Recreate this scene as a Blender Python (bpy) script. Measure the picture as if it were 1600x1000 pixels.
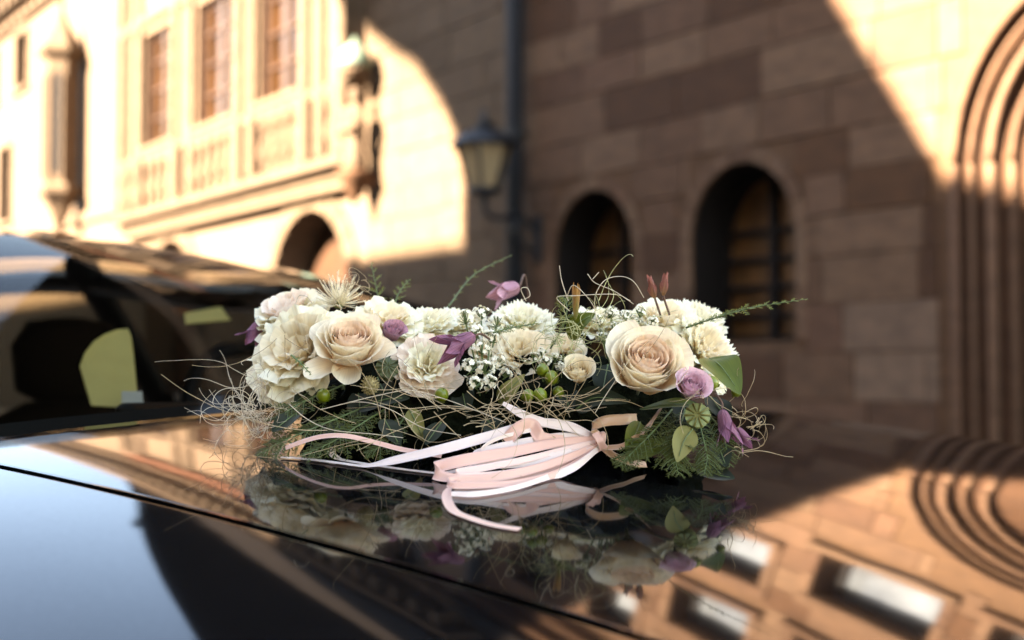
import bpy, math, random
import numpy as np
from mathutils import Vector, Matrix, Euler

# ------------------------------------------------------------------ scene, camera, light
S = bpy.context.scene
for o in list(bpy.data.objects):
    bpy.data.objects.remove(o)
COL = S.collection
rad = math.radians

CAM = Vector((0.0, 0.0, 1.12))
FPX = 2100.0
PITCH = math.atan(80.0 / 2100.0)
cd = bpy.data.cameras.new('camera')
cd.sensor_width = 36.0
cd.lens = 36.0 * FPX / 1600.0
cd.clip_start = 0.02
cd.clip_end = 600.0
cd.dof.use_dof = True
cd.dof.focus_distance = 1.115
cd.dof.aperture_fstop = 3.9
cd.dof.aperture_blades = 8
cam = bpy.data.objects.new('camera', cd)
COL.objects.link(cam)
cam.location = CAM
cam.rotation_euler = (rad(90) + PITCH, 0, 0)
S.camera = cam

SUN_EL = rad(32.0)
BETA = rad(3.0)
WU = Vector((math.sin(rad(35)), -math.cos(rad(35)), 0))     # along the facade, towards the near right
WN = Vector((-math.cos(rad(35)), -math.sin(rad(35)), 0))    # out of the facade
SUN_H = math.cos(BETA) * WN - math.sin(BETA) * WU            # where the sun stands, on the map
SUN_FROM = Vector((SUN_H.x * math.cos(SUN_EL), SUN_H.y * math.cos(SUN_EL), math.sin(SUN_EL)))

w = bpy.data.worlds.new('World')
S.world = w
w.use_nodes = True
nt = w.node_tree
for n in list(nt.nodes):
    nt.nodes.remove(n)
sky = nt.nodes.new('ShaderNodeTexSky')
sky.sky_type = 'NISHITA'
sky.sun_disc = False
sky.sun_elevation = SUN_EL
sky.sun_rotation = math.atan2(SUN_H.x, SUN_H.y)
sky.air_density = 1.0
sky.dust_density = 0.6
sky.ozone_density = 1.0
bg = nt.nodes.new('ShaderNodeBackground')
bg.inputs['Strength'].default_value = 0.05
wo = nt.nodes.new('ShaderNodeOutputWorld')
nt.links.new(sky.outputs[0], bg.inputs['Color'])
nt.links.new(bg.outputs[0], wo.inputs['Surface'])

sd = bpy.data.lights.new('sun', 'SUN')
sd.energy = 5.0
sd.angle = rad(0.55)
sd.color = (1.0, 0.96, 0.90)
so = bpy.data.objects.new('sun', sd)
COL.objects.link(so)
so.location = (0, 0, 40)
so.rotation_euler = (-SUN_FROM).to_track_quat('-Z', 'Y').to_euler()

vs = S.view_settings
vs.view_transform = 'Standard'
vs.look = 'None'
vs.gamma = 1.0
vs.exposure = 4.8
vs.use_curve_mapping = False
try:
    vs.use_white_balance = True
    vs.white_balance_temperature = 8200
    vs.white_balance_tint = 12
except Exception:
    pass
S.cycles.max_bounces = 8
S.cycles.diffuse_bounces = 4
S.cycles.glossy_bounces = 4
S.cycles.transmission_bounces = 6
S.cycles.transparent_max_bounces = 12
S.cycles.use_denoising = True

# ------------------------------------------------------------------ helpers
def ray(px, py):
    x = (px - 800.0) / FPX
    z = (500.0 - py) / FPX
    v = Vector((x, math.cos(PITCH) - z * math.sin(PITCH), math.sin(PITCH) + z * math.cos(PITCH)))
    return v

def at(px, py, Y):
    v = ray(px, py)
    return CAM + v * (Y / v.y)

def put(o, label=None, cat=None, group=None, kind=None):
    if label: o['label'] = label
    if cat: o['category'] = cat
    if group: o['group'] = group
    if kind: o['kind'] = kind
    return o

def empty(name, loc=(0, 0, 0), rot=(0, 0, 0), label=None, cat=None, group=None, kind=None):
    o = bpy.data.objects.new(name, None)
    COL.objects.link(o)
    o.location = loc
    o.rotation_euler = rot
    o.empty_display_size = 0.05
    return put(o, label, cat, group, kind)

def build(name, vf, mat, parent=None, smooth=False, uv=None, kind=None):
    """one mesh object from (verts, faces) in the frame of its parent"""
    v, f = vf
    me = bpy.data.meshes.new(name)
    me.from_pydata([tuple(p) for p in v], [], f)
    if smooth:
        me.polygons.foreach_set('use_smooth', [True] * len(me.polygons))
    if uv is not None:
        l = me.uv_layers.new(name='UVMap')
        idx = np.empty(len(me.loops), dtype=np.int32)
        me.loops.foreach_get('vertex_index', idx)
        l.data.foreach_set('uv', np.asarray(uv, dtype=np.float32)[idx].ravel())
    me.materials.append(mat)
    me.update()
    o = bpy.data.objects.new(name, me)
    COL.objects.link(o)
    if parent is not None:
        o.parent = parent
    if kind: o['kind'] = kind
    return o

def merge(*vfs):
    V, Fc = [], []
    for v, f in vfs:
        b = len(V)
        V += [tuple(p) for p in v]
        Fc += [tuple(i + b for i in q) for q in f]
    return V, Fc

def moved(vf, off=(0, 0, 0), m=None):
    v, f = vf
    off = Vector(off)
    if m is None:
        return [Vector(p) + off for p in v], f
    return [m @ Vector(p) + off for p in v], f

def box(x0, x1, y0, y1, z0, z1, bev=0.0):
    if bev <= 0:
        v = [(x0, y0, z0), (x1, y0, z0), (x1, y1, z0), (x0, y1, z0), (x0, y0, z1), (x1, y0, z1), (x1, y1, z1), (x0, y1, z1)]
        f = [(0, 3, 2, 1), (4, 5, 6, 7), (0, 1, 5, 4), (1, 2, 6, 5), (2, 3, 7, 6), (3, 0, 4, 7)]
        return v, f
    b = bev   # chamfered towards -y (the face that shows)
    v = [(x0, y0 + b, z0), (x1, y0 + b, z0), (x1, y0 + b, z1), (x0, y0 + b, z1),
         (x0 + b, y0, z0 + b), (x1 - b, y0, z0 + b), (x1 - b, y0, z1 - b), (x0 + b, y0, z1 - b),
         (x0, y1, z0), (x1, y1, z0), (x1, y1, z1), (x0, y1, z1)]
    f = [(4, 5, 6, 7), (0, 1, 5, 4), (1, 2, 6, 5), (2, 3, 7, 6), (3, 0, 4, 7),
         (0, 8, 9, 1), (1, 9, 10, 2), (2, 10, 11, 3), (3, 11, 8, 0)]
    return v, f

def lathe(prof, n=12, cx=0, cy=0, phase=0.0, sx=1.0, sy=1.0):
    v, f = [], []
    for r, z in prof:
        for k in range(n):
            a = 2 * math.pi * k / n + phase
            v.append((cx + sx * r * math.cos(a), cy + sy * r * math.sin(a), z))
    m = len(prof)
    for i in range(m - 1):
        for k in range(n):
            k2 = (k + 1) % n
            f.append((i * n + k, i * n + k2, (i + 1) * n + k2, (i + 1) * n + k))
    f.append(tuple(range(n - 1, -1, -1)))
    f.append(tuple((m - 1) * n + k for k in range(n)))
    return v, f

def tube(pts, r, sides=5, r1=None, cap=True):
    pts = [Vector(p) for p in pts]
    n = len(pts)
    v, f = [], []
    up = Vector((0.13, 0.21, 0.97))
    prev = None
    for i, p in enumerate(pts):
        d = pts[min(i + 1, n - 1)] - pts[max(i - 1, 0)]
        if d.length < 1e-9: d = Vector((0, 0, 1))
        d.normalize()
        if prev is None:
            a = up.cross(d)
            if a.length < 1e-3: a = Vector((1, 0, 0)).cross(d)
        else:
            a = prev - d * prev.dot(d)
        a.normalize()
        prev = a
        b = d.cross(a)
        rr = r if r1 is None else r + (r1 - r) * i / (n - 1)
        for k in range(sides):
            t = 2 * math.pi * k / sides
            v.append(p + a * (rr * math.cos(t)) + b * (rr * math.sin(t)))
    for i in range(n - 1):
        for k in range(sides):
            k2 = (k + 1) % sides
            f.append((i * sides + k, i * sides + k2, (i + 1) * sides + k2, (i + 1) * sides + k))
    if cap:
        f.append(tuple(range(sides - 1, -1, -1)))
        f.append(tuple((n - 1) * sides + k for k in range(sides)))
    return v, f

def spline(pts, n=24):
    """Catmull-Rom through the points"""
    P = [Vector(p) for p in pts]
    P = [P[0] * 2 - P[1]] + P + [P[-1] * 2 - P[-2]]
    out = []
    segs = len(P) - 3
    for i in range(n + 1):
        t = i / n * segs
        k = min(int(t), segs - 1)
        t -= k
        a, b, c, d = P[k:k + 4]
        out.append(0.5 * ((2 * b) + (c - a) * t + (2 * a - 5 * b + 4 * c - d) * t * t + (3 * b - a - 3 * c + d) * t ** 3))
    return out

def grid_faces(nu, nv, flip=False):
    f = []
    for i in range(nu - 1):
        for j in range(nv - 1):
            q = (i * nv + j, (i + 1) * nv + j, (i + 1) * nv + j + 1, i * nv + j + 1)
            f.append(q[::-1] if flip else q)
    return f

# ------------------------------------------------------------------ materials
def mat_new(name):
    m = bpy.data.materials.new(name)
    m.use_nodes = True
    t = m.node_tree
    b = t.nodes['Principled BSDF']
    return m, t, b

def plain(name, col, rough=0.6, metal=0.0, noise=0.12, scale=30.0, bump=0.0, spec=0.5, coat=0.0):
    m, t, b = mat_new(name)
    b.inputs['Roughness'].default_value = rough
    b.inputs['Metallic'].default_value = metal
    b.inputs['Specular IOR Level'].default_value = spec
    b.inputs['Coat Weight'].default_value = coat
    tc = t.nodes.new('ShaderNodeTexCoord')
    nz = t.nodes.new('ShaderNodeTexNoise')
    nz.inputs['Scale'].default_value = scale
    nz.inputs['Detail'].default_value = 5
    t.links.new(tc.outputs['Object'], nz.inputs['Vector'])
    r = t.nodes.new('ShaderNodeValToRGB')
    r.color_ramp.elements[0].position = 0.3
    r.color_ramp.elements[1].position = 0.7
    r.color_ramp.elements[0].color = (*[c * (1 - noise) for c in col], 1)
    r.color_ramp.elements[1].color = (*[min(1, c * (1 + noise)) for c in col], 1)
    t.links.new(nz.outputs['Fac'], r.inputs['Fac'])
    t.links.new(r.outputs['Color'], b.inputs['Base Color'])
    if bump > 0:
        bp = t.nodes.new('ShaderNodeBump')
        bp.inputs['Strength'].default_value = bump
        bp.inputs['Distance'].default_value = 0.01
        t.links.new(nz.outputs['Fac'], bp.inputs['Height'])
        t.links.new(bp.outputs['Normal'], b.inputs['Normal'])
    return m

def stone(name, cols, per_object=True, scale=5.0, courses=False):
    """sandstone: a tone for each block, weathering stains and grain"""
    m, t, b = mat_new(name)
    b.inputs['Roughness'].default_value = 0.85
    b.inputs['Specular IOR Level'].default_value = 0.2
    tc = t.nodes.new('ShaderNodeTexCoord')
    oi = t.nodes.new('ShaderNodeObjectInfo')
    ramp = t.nodes.new('ShaderNodeValToRGB')
    el = ramp.color_ramp.elements
    el[0].color = (*cols[0], 1)
    el[1].color = (*cols[-1], 1)
    for i, c in enumerate(cols[1:-1]):
        e = el.new((i + 1) / (len(cols) - 1))
        e.color = (*c, 1)
    if per_object:
        t.links.new(oi.outputs['Random'], ramp.inputs['Fac'])
    else:
        big = t.nodes.new('ShaderNodeTexNoise')
        big.inputs['Scale'].default_value = 0.8
        t.links.new(tc.outputs['Object'], big.inputs['Vector'])
        t.links.new(big.outputs['Fac'], ramp.inputs['Fac'])
    nz = t.nodes.new('ShaderNodeTexNoise')
    nz.inputs['Scale'].default_value = scale
    nz.inputs['Detail'].default_value = 8
    nz.inputs['Roughness'].default_value = 0.65
    mp = t.nodes.new('ShaderNodeMapping')
    mp.inputs['Scale'].default_value = (1, 1, 2.2)
    t.links.new(tc.outputs['Object'], mp.inputs['Vector'])
    t.links.new(mp.outputs['Vector'], nz.inputs['Vector'])
    mr = t.nodes.new('ShaderNodeMapRange')
    mr.inputs['From Min'].default_value = 0.25
    mr.inputs['From Max'].default_value = 0.75
    mr.inputs['To Min'].default_value = 0.6
    mr.inputs['To Max'].default_value = 1.3
    t.links.new(nz.outputs['Fac'], mr.inputs['Value'])
    mx = t.nodes.new('ShaderNodeMix')
    mx.data_type = 'RGBA'
    mx.blend_type = 'MULTIPLY'
    mx.inputs['Factor'].default_value = 1.0
    t.links.new(ramp.outputs['Color'], mx.inputs['A'])
    t.links.new(mr.outputs['Result'], mx.inputs['B'])
    t.links.new(mx.outputs['Result'], b.inputs['Base Color'])
    fine = t.nodes.new('ShaderNodeTexNoise')
    fine.inputs['Scale'].default_value = 60
    fine.inputs['Detail'].default_value = 6
    t.links.new(tc.outputs['Object'], fine.inputs['Vector'])
    bp = t.nodes.new('ShaderNodeBump')
    bp.inputs['Strength'].default_value = 0.5
    bp.inputs['Distance'].default_value = 0.01
    t.links.new(fine.outputs['Fac'], bp.inputs['Height'])
    t.links.new(bp.outputs['Normal'], b.inputs['Normal'])
    return m

M = {}
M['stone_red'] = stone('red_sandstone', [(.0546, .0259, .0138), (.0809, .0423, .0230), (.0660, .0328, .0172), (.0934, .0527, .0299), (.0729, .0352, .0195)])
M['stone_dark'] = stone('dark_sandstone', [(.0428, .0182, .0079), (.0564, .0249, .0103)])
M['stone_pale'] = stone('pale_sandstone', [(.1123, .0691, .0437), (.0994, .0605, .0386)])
M['stone_back'] = stone('mortar_wall', [(.0550, .0270, .0130), (.0759, .0381, .0180)], per_object=False)
M['stone_cream'] = stone('cream_sandstone', [(.0681, .0420, .0246), (.0817, .0512, .0305), (.0748, .0460, .0271)], per_object=False)
M['stone_cream_block'] = stone('cream_sandstone_blocks', [(.0546, .0335, .0182), (.0674, .0423, .0241), (.0606, .0371, .0211)])
M['opposite'] = stone('opposite_plaster', [(.288, .216, .152), (.352, .272, .200)], per_object=False)
M['wood'] = plain('brown_window_wood', (.026, .0095, .0026), .45, noise=.25, scale=8)
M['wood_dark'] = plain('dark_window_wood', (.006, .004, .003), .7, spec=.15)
M['amber_glass'] = plain('amber_leaded_glass', (.055, .025, .008), .30, noise=.5, scale=6, bump=.3)
M['pane'] = plain('sky_tinted_glass', (.11, .12, .13), .10, noise=.6, scale=1.5, spec=.8)  # pale blue-grey puts a mirrored sky into the pane colour
M['pane_lit'] = plain('curtained_glass', (.017, .0075, .0028), .12, noise=.5, scale=3, spec=.8)
M['iron'] = plain('black_iron', (.010, .011, .013), .5, metal=.2, spec=.3)
M['zinc'] = plain('weathered_zinc', (.007, .007, .008), .7, spec=.2, noise=.3)
M['slate'] = plain('roof_slate', (.007, .005, .004), .95, noise=.35, scale=3, spec=.05)
M['tile'] = plain('red_roof_tile', (.07, .030, .018), .95, spec=.05, noise=.35, scale=6)
M['copper'] = plain('green_copper', (.055, .078, .052), .6, noise=.2)
M['lamp_glass'] = plain('frosted_lamp_glass', (.22, .16, .085), .25, noise=.15)
M['ground'] = plain('stone_paving', (.16, .13, .11), .8, noise=.35, scale=4, bump=.4)
M['rubber'] = plain('black_rubber', (.003, .003, .0033), .6, spec=.2)
M['cowl'] = plain('black_plastic', (.003, .003, .0035), .5, spec=.25)
M['seat'] = plain('dark_seat_fabric', (.012, .008, .005), .9, spec=.1)
M['dash'] = plain('dashboard_vinyl', (.010, .007, .005), .7, spec=.2)
M['paper'] = plain('yellow_paper', (.74, .62, .22), .7, noise=.05)
M['paper_white'] = plain('white_paper', (.62, .62, .58), .7, noise=.05)

m, t, b = mat_new('black_car_paint')
b.inputs['Base Color'].default_value = (.0025, .0026, .003, 1)
b.inputs['Roughness'].default_value = .05
b.inputs['Specular IOR Level'].default_value = .5
b.inputs['Coat Weight'].default_value = .0
b.inputs['Coat Roughness'].default_value = .012
tc = t.nodes.new('ShaderNodeTexCoord')
nz = t.nodes.new('ShaderNodeTexNoise')
nz.inputs['Scale'].default_value = 9
nz.inputs['Detail'].default_value = 2
bp = t.nodes.new('ShaderNodeBump')
bp.inputs['Strength'].default_value = .006
bp.inputs['Distance'].default_value = .02
t.links.new(tc.outputs['Object'], nz.inputs['Vector'])
t.links.new(nz.outputs['Fac'], bp.inputs['Height'])
t.links.new(bp.outputs['Normal'], b.inputs['Normal'])
t.links.new(bp.outputs['Normal'], b.inputs['Coat Normal'])
dz = t.nodes.new('ShaderNodeTexNoise')          # thin near-black dust film, mixed in to dim the mirrored wall
dz.inputs['Scale'].default_value = 260
dz.inputs['Detail'].default_value = 8
t.links.new(tc.outputs['Object'], dz.inputs['Vector'])
dr_ = t.nodes.new('ShaderNodeMapRange')
dr_.inputs['From Min'].default_value = .35
dr_.inputs['From Max'].default_value = .75
dr_.inputs['To Min'].default_value = .05
dr_.inputs['To Max'].default_value = .12
t.links.new(dz.outputs['Fac'], dr_.inputs['Value'])
df = t.nodes.new('ShaderNodeBsdfDiffuse')
df.inputs['Color'].default_value = (.0035, .003, .0026, 1)
sp_ = t.nodes.new('ShaderNodeTexVoronoi')          # pollen and dust specks
sp_.inputs['Scale'].default_value = 170
t.links.new(tc.outputs['Object'], sp_.inputs['Vector'])
sr_ = t.nodes.new('ShaderNodeMapRange')
sr_.inputs['From Min'].default_value = .05
sr_.inputs['From Max'].default_value = .12
sr_.inputs['To Min'].default_value = 1.0
sr_.inputs['To Max'].default_value = .0
t.links.new(sp_.outputs['Distance'], sr_.inputs['Value'])
cm = t.nodes.new('ShaderNodeMix')
cm.data_type = 'RGBA'
cm.inputs['A'].default_value = (.0035, .003, .0026, 1)
cm.inputs['B'].default_value = (.035, .03, .022, 1)
t.links.new(sr_.outputs['Result'], cm.inputs['Factor'])
t.links.new(cm.outputs['Result'], df.inputs['Color'])
ms = t.nodes.new('ShaderNodeMixShader')
t.links.new(dr_.outputs['Result'], ms.inputs[0])
t.links.new(b.outputs[0], ms.inputs[1])
t.links.new(df.outputs[0], ms.inputs[2])
t.links.new(ms.outputs[0], t.nodes['Material Output'].inputs['Surface'])
M['paint'] = m

m = bpy.data.materials.new('windscreen_glass')
m.use_nodes = True
t = m.node_tree
t.nodes.remove(t.nodes['Principled BSDF'])
tr = t.nodes.new('ShaderNodeBsdfTransparent')
tr.inputs['Color'].default_value = (.46, .45, .40, 1)
gl = t.nodes.new('ShaderNodeBsdfGlossy')
gl.inputs['Roughness'].default_value = .01
fr = t.nodes.new('ShaderNodeFresnel')
fr.inputs['IOR'].default_value = 1.3
mixs = t.nodes.new('ShaderNodeMixShader')
half = t.nodes.new('ShaderNodeMath')             # reflection scaled down to dim the mirrored sky
half.operation = 'MULTIPLY'
half.inputs[1].default_value = .32
t.links.new(fr.outputs[0], half.inputs[0])
t.links.new(half.outputs[0], mixs.inputs[0])
t.links.new(tr.outputs[0], mixs.inputs[1])
t.links.new(gl.outputs[0], mixs.inputs[2])
t.links.new(mixs.outputs[0], t.nodes['Material Output'].inputs['Surface'])
M['glass'] = m

# ------------------------------------------------------------------ ground
g = build('ground', ([(-150, -150, 0), (150, -150, 0), (150, 150, 0), (-150, 150, 0)], [(0, 1, 2, 3)]), M['ground'])
put(g, 'grey stone paved street under the car', 'ground', kind='structure')

# ------------------------------------------------------------------ facade: x = along the wall, y = into the wall, z = up
WALL0 = (0, 11.5, 0)
WROT = (0, 0, math.atan2(WU.y, WU.x))
EAVE_L = 8.0
EAVE_R = 6.95

def arch_top(op, u):
    c, hw, zb, zs, kind = op
    if abs(u - c) >= hw: return None
    if kind == 'arch':
        return zs + math.sqrt(max(0, hw * hw - (u - c) ** 2))
    if kind == 'segment':
        return zs + .28 * hw * (1 - ((u - c) / hw) ** 2)
    return zs

def wall_mesh(u0, u1, z0, z1, ops, depth, y=0.0):
    cuts = {u0, u1}
    for c, hw, zb, zs, k in ops:
        n = 14 if k != 'rect' else 1
        for i in range(n + 1):
            cuts.add(c - hw * math.cos(math.pi * i / n) if n > 1 else c - hw + 2 * hw * i)
    cuts = sorted(cuts)
    V, Fc = [], []
    def quad(a, b_, c, d):
        k = len(V)
        V.extend([a, b_, c, d])
        Fc.append((k, k + 1, k + 2, k + 3))
    for a, b_ in zip(cuts[:-1], cuts[1:]):
        if b_ - a < 1e-6: continue
        mid = (a + b_) / 2
        hit = sorted([o for o in ops if abs(mid - o[0]) < o[1]], key=lambda o: o[2])
        la = lb = z0
        for o in hit:
            e = 1e-6
            ta = arch_top(o, max(a + e, o[0] - o[1] + e)) or o[3]
            tb = arch_top(o, min(b_ - e, o[0] + o[1] - e)) or o[3]
            quad((a, y, la), (b_, y, lb), (b_, y, o[2]), (a, y, o[2]))
            quad((a, y, o[2]), (b_, y, o[2]), (b_, y + depth, o[2]), (a, y + depth, o[2]))     # sill
            quad((a, y, ta), (a, y + depth, ta), (b_, y + depth, tb), (b_, y, tb))             # soffit
            la, lb = ta, tb
        quad((a, y, la), (b_, y, lb), (b_, y, z1), (a, y, z1))
    for c, hw, zb, zs, k in ops:
        for s in (-1, 1):
            x = c + s * hw
            q = [(x, y, zb), (x, y + depth, zb), (x, y + depth, zs), (x, y, zs)]
            quad(*(q if s < 0 else q[::-1]))
    quad((u0, y, z0), (u0, y, z1), (u0, y + depth, z1), (u0, y + depth, z0))
    quad((u1, y, z0), (u1, y + depth, z0), (u1, y + depth, z1), (u1, y, z1))
    return V, Fc

def clip_spans(a, b_, z0, z1, ops, pad):
    spans = [(a, b_)]
    for c, hw, zb, zs, k in ops:
        top = zs + (hw if k == 'arch' else (.28 * hw if k == 'segment' else 0))
        if z1 <= zb + .001 or z0 >= top + pad: continue
        if k == 'arch' and z0 > zs:
            d = z0 - zs
            h = math.sqrt(max(0, (hw + pad) ** 2 - d * d))
        else:
            h = hw + pad
        out = []
        for s0, s1 in spans:
            if c - h > s0: out.append((s0, min(s1, c - h)))
            if c + h < s1: out.append((max(s0, c + h), s1))
        spans = [(p, q) for p, q in out if q - p > .06]
    return spans

def window_fill(root, op, depth, frame_mat, pane_mat, bars=2, fw=.06, mull=.05, name='window'):
    """frame with mullion and transoms, and one pane per light"""
    c, hw, zb, zs, k = op
    y = depth - .11
    V, Fc = [], []
    top = lambda u: arch_top(op, u) or zs
    parts = []
    # outer frame follows the opening
    n = 12
    outer = [(c - hw, zb)] + [(c - hw * math.cos(math.pi * i / n) * .9999, None) for i in range(n + 1)] + [(c + hw, zb)]
    outer = [(u, z if z is not None else top(u)) for u, z in outer]
    cz = (zb + zs) / 2
    inner = [(c + (u - c) * (1 - fw / hw), max(zb + fw, z - fw)) for u, z in outer]
    m_ = len(outer)
    for u, z in outer: V.append((u, y, z))
    for u, z in inner: V.append((u, y, z))
    for u, z in inner: V.append((u, y + .06, z))
    for i in range(m_):
        j = (i + 1) % m_
        Fc.append((i, j, m_ + j, m_ + i))
        Fc.append((m_ + i, m_ + j, 2 * m_ + j, 2 * m_ + i))
    frame = build('window_frame', (V, Fc), frame_mat, root)
    if mull: build('mullion', box(c - mull / 2, c + mull / 2, y - .02, y + .05, zb + .01, top(c) - .01, .008), frame_mat, frame)
    zz = [zb + fw]
    for i in range(bars):
        z = zb + (zs + (hw * .5 if k == 'arch' else 0) - zb) * (i + 1) / (bars + 1)
        zz.append(z)
        for s in (-1, 1):
            build('transom', box(min(c + s * mull / 2, c + s * hw * .97), max(c + s * mull / 2, c + s * hw * .97), y - .01, y + .05, z - .02, z + .02, .006), frame_mat, frame)
    zz.append(None)
    for s in (-1, 1) if mull else (0,):
        a, b_ = sorted((c + s * .004, c + s * hw * .995)) if mull else (c - hw * .995, c + hw * .995)
        nn = 6
        for i in range(len(zz) - 1):
            vv, ff = [], []
            tilt = random.uniform(-.004, .004)
            for q in range(nn + 1):
                u = a + (b_ - a) * q / nn
                lo = zz[i]
                hi = top(u) - .005 if zz[i + 1] is None else min(zz[i + 1], top(u) - .005)
                lo = min(lo, hi)
                vv += [(u, y + .035 + tilt * q / nn, lo), (u, y + .035 + tilt * (1 - q / nn), hi)]
            for q in range(nn):
                ff.append((2 * q, 2 * q + 2, 2 * q + 3, 2 * q + 1))
            build('pane', (vv, ff), pane_mat, frame)
    return frame

random.seed(4)
# --- the shaded sandstone house on the right
sr = empty('sandstone_house', WALL0, WROT, 'brown sandstone house in shade with two arched windows behind the flowers', 'house')
U0, U1 = 0.13, 9.5
win1 = (1.12, .50, 1.22, 2.05, 'arch')
win2 = (2.76, .50, 1.32, 2.06, 'arch')
door_c, door_hw, door_spring = 5.55, 0.60, 2.32
upper = []
for u in (.95, 2.15, 3.25, 4.62, 6.0, 7.3):
    hw = .30 if u < 3 else (.42 if u < 4 else .50)
    z1 = 4.55 if u < 3 else (3.98 if u < 4 else 3.80)
    upper += [(u, hw, z1, z1 + .66, 'rect'), (u, hw, max(5.02, z1 + 1.1), max(5.02, z1 + 1.1) + .7, 'rect')]
portal_op = (door_c, 1.06, 0.0, door_spring, 'arch')
ops_r = [win1, win2, portal_op] + upper
build('wall', wall_mesh(U0, U1, 0, EAVE_R, ops_r, .42), M['stone_back'], sr)
build('wall_back', box(U0, U1, .425, .6, 0, EAVE_R), M['stone_dark'], sr)

zrow = 0.02
row = 0
ROWS = []
while zrow < EAVE_R - .2:
    h = random.choice([.27, .30, .34, .31])
    if abs(zrow + h - 1.08) < .12: h = 1.08 - zrow
    if abs(zrow + h - 1.42) < .12: h = 1.42 - zrow
    ROWS.append((zrow, min(zrow + h, EAVE_R - .02)))
    zrow += h
nblk = 0
for ri, (za, zb) in enumerate(ROWS):
    u = U0 + .01 - random.uniform(0, .4)
    while u < 6.9:
        L = random.uniform(.45, .95)
        a, b_ = max(u, U0 + .005), min(u + L, 6.9)
        u += L
        if b_ - a < .08: continue
        for s0, s1 in clip_spans(a, b_, za, zb, ops_r, .10):
            mid, zm = (s0 + s1) / 2, (za + zb) / 2
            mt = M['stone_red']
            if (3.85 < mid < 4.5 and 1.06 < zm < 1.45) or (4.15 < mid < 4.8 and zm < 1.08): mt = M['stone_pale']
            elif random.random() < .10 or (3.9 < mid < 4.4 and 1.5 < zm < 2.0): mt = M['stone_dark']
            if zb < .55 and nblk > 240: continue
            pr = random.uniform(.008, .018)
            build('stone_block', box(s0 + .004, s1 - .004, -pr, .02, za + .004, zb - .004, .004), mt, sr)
            nblk += 1
# stones round the openings
def surround(root, op, wdt, mat, n=9, proud=.03, sill=True):
    c, hw, zb, zs, k = op
    z = zb
    i = 0
    while z < zs - .01:
        h = min(.33, zs - z)
        if zs - z - h < .12: h = zs - z
        for s in (-1, 1):
            x0, x1 = sorted((c + s * (hw + .002), c + s * (hw + wdt)))
            build('jamb_stone', box(x0, x1, -proud, .10, z + .004, z + h - .004, .008), mat, root)
        z += h
    if k == 'arch':
        for i in range(n):
            t0, t1 = math.pi * i / n + .012, math.pi * (i + 1) / n - .012
            V = []
            for yy in (-proud, .10):
                for rr in (hw + .002, hw + wdt):
                    for q in range(3):
                        tt = t0 + (t1 - t0) * q / 2
                        V.append((c - rr * math.cos(tt), yy, zs + rr * math.sin(tt)))
            Fc = [(0, 1, 4, 3), (1, 2, 5, 4), (0, 6, 7, 1), (1, 7, 8, 2), (3, 4, 10, 9), (4, 5, 11, 10), (0, 3, 9, 6), (2, 8, 11, 5)]
            build('arch_stone', (V, Fc), mat, root)
    else:
        build('lintel', box(c - hw - wdt, c + hw + wdt, -proud - .004, .10, zs + .003, zs + .15, .01), mat, root)
    if sill: build('window_sill', box(c - hw - wdt - .02, c + hw + wdt + .02, -proud - .05, .12, zb - .10, zb - .003, .012), mat, root)
for op in (win1, win2):
    surround(sr, op, .11, M['stone_red'], sill=False, proud=.02)
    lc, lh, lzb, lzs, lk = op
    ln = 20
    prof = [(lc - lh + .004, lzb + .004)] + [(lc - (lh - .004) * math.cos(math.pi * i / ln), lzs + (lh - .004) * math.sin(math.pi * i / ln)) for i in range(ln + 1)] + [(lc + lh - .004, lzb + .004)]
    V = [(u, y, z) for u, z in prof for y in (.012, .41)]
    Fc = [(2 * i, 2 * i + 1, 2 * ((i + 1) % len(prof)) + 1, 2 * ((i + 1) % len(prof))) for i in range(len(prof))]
    build('reveal_shade_sheet', (V, Fc), M['wood_dark'], sr)  # dark sheet added inside the reveal, its shade put into the colour
    window_fill(sr, op, .42, M['wood_dark'], M['amber_glass'], bars=4, fw=.05, mull=.07)
for op in upper:
    surround(sr, op, .10, M['stone_red'])
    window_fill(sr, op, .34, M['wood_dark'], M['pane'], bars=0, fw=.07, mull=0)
# cornice, roof
build('cornice', merge(box(U0, U1, -.16, .1, EAVE_R - .16, EAVE_R), box(U0, U1, -.30, .1, EAVE_R + .002, EAVE_R + .14)), M['stone_dark'], sr)
build('roof', ([(U0, -.42, EAVE_R + .15), (U1, -.42, EAVE_R + .15), (U1, 4.2, EAVE_R + 8.5), (U0, 4.2, EAVE_R + 8.5), (U0, 9.0, EAVE_R + .15), (U1, 9.0, EAVE_R + .15)],
               [(0, 1, 2, 3), (3, 2, 5, 4), (0, 3, 4), (1, 5, 2), (0, 4, 5, 1)]), M['slate'], sr)

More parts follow.
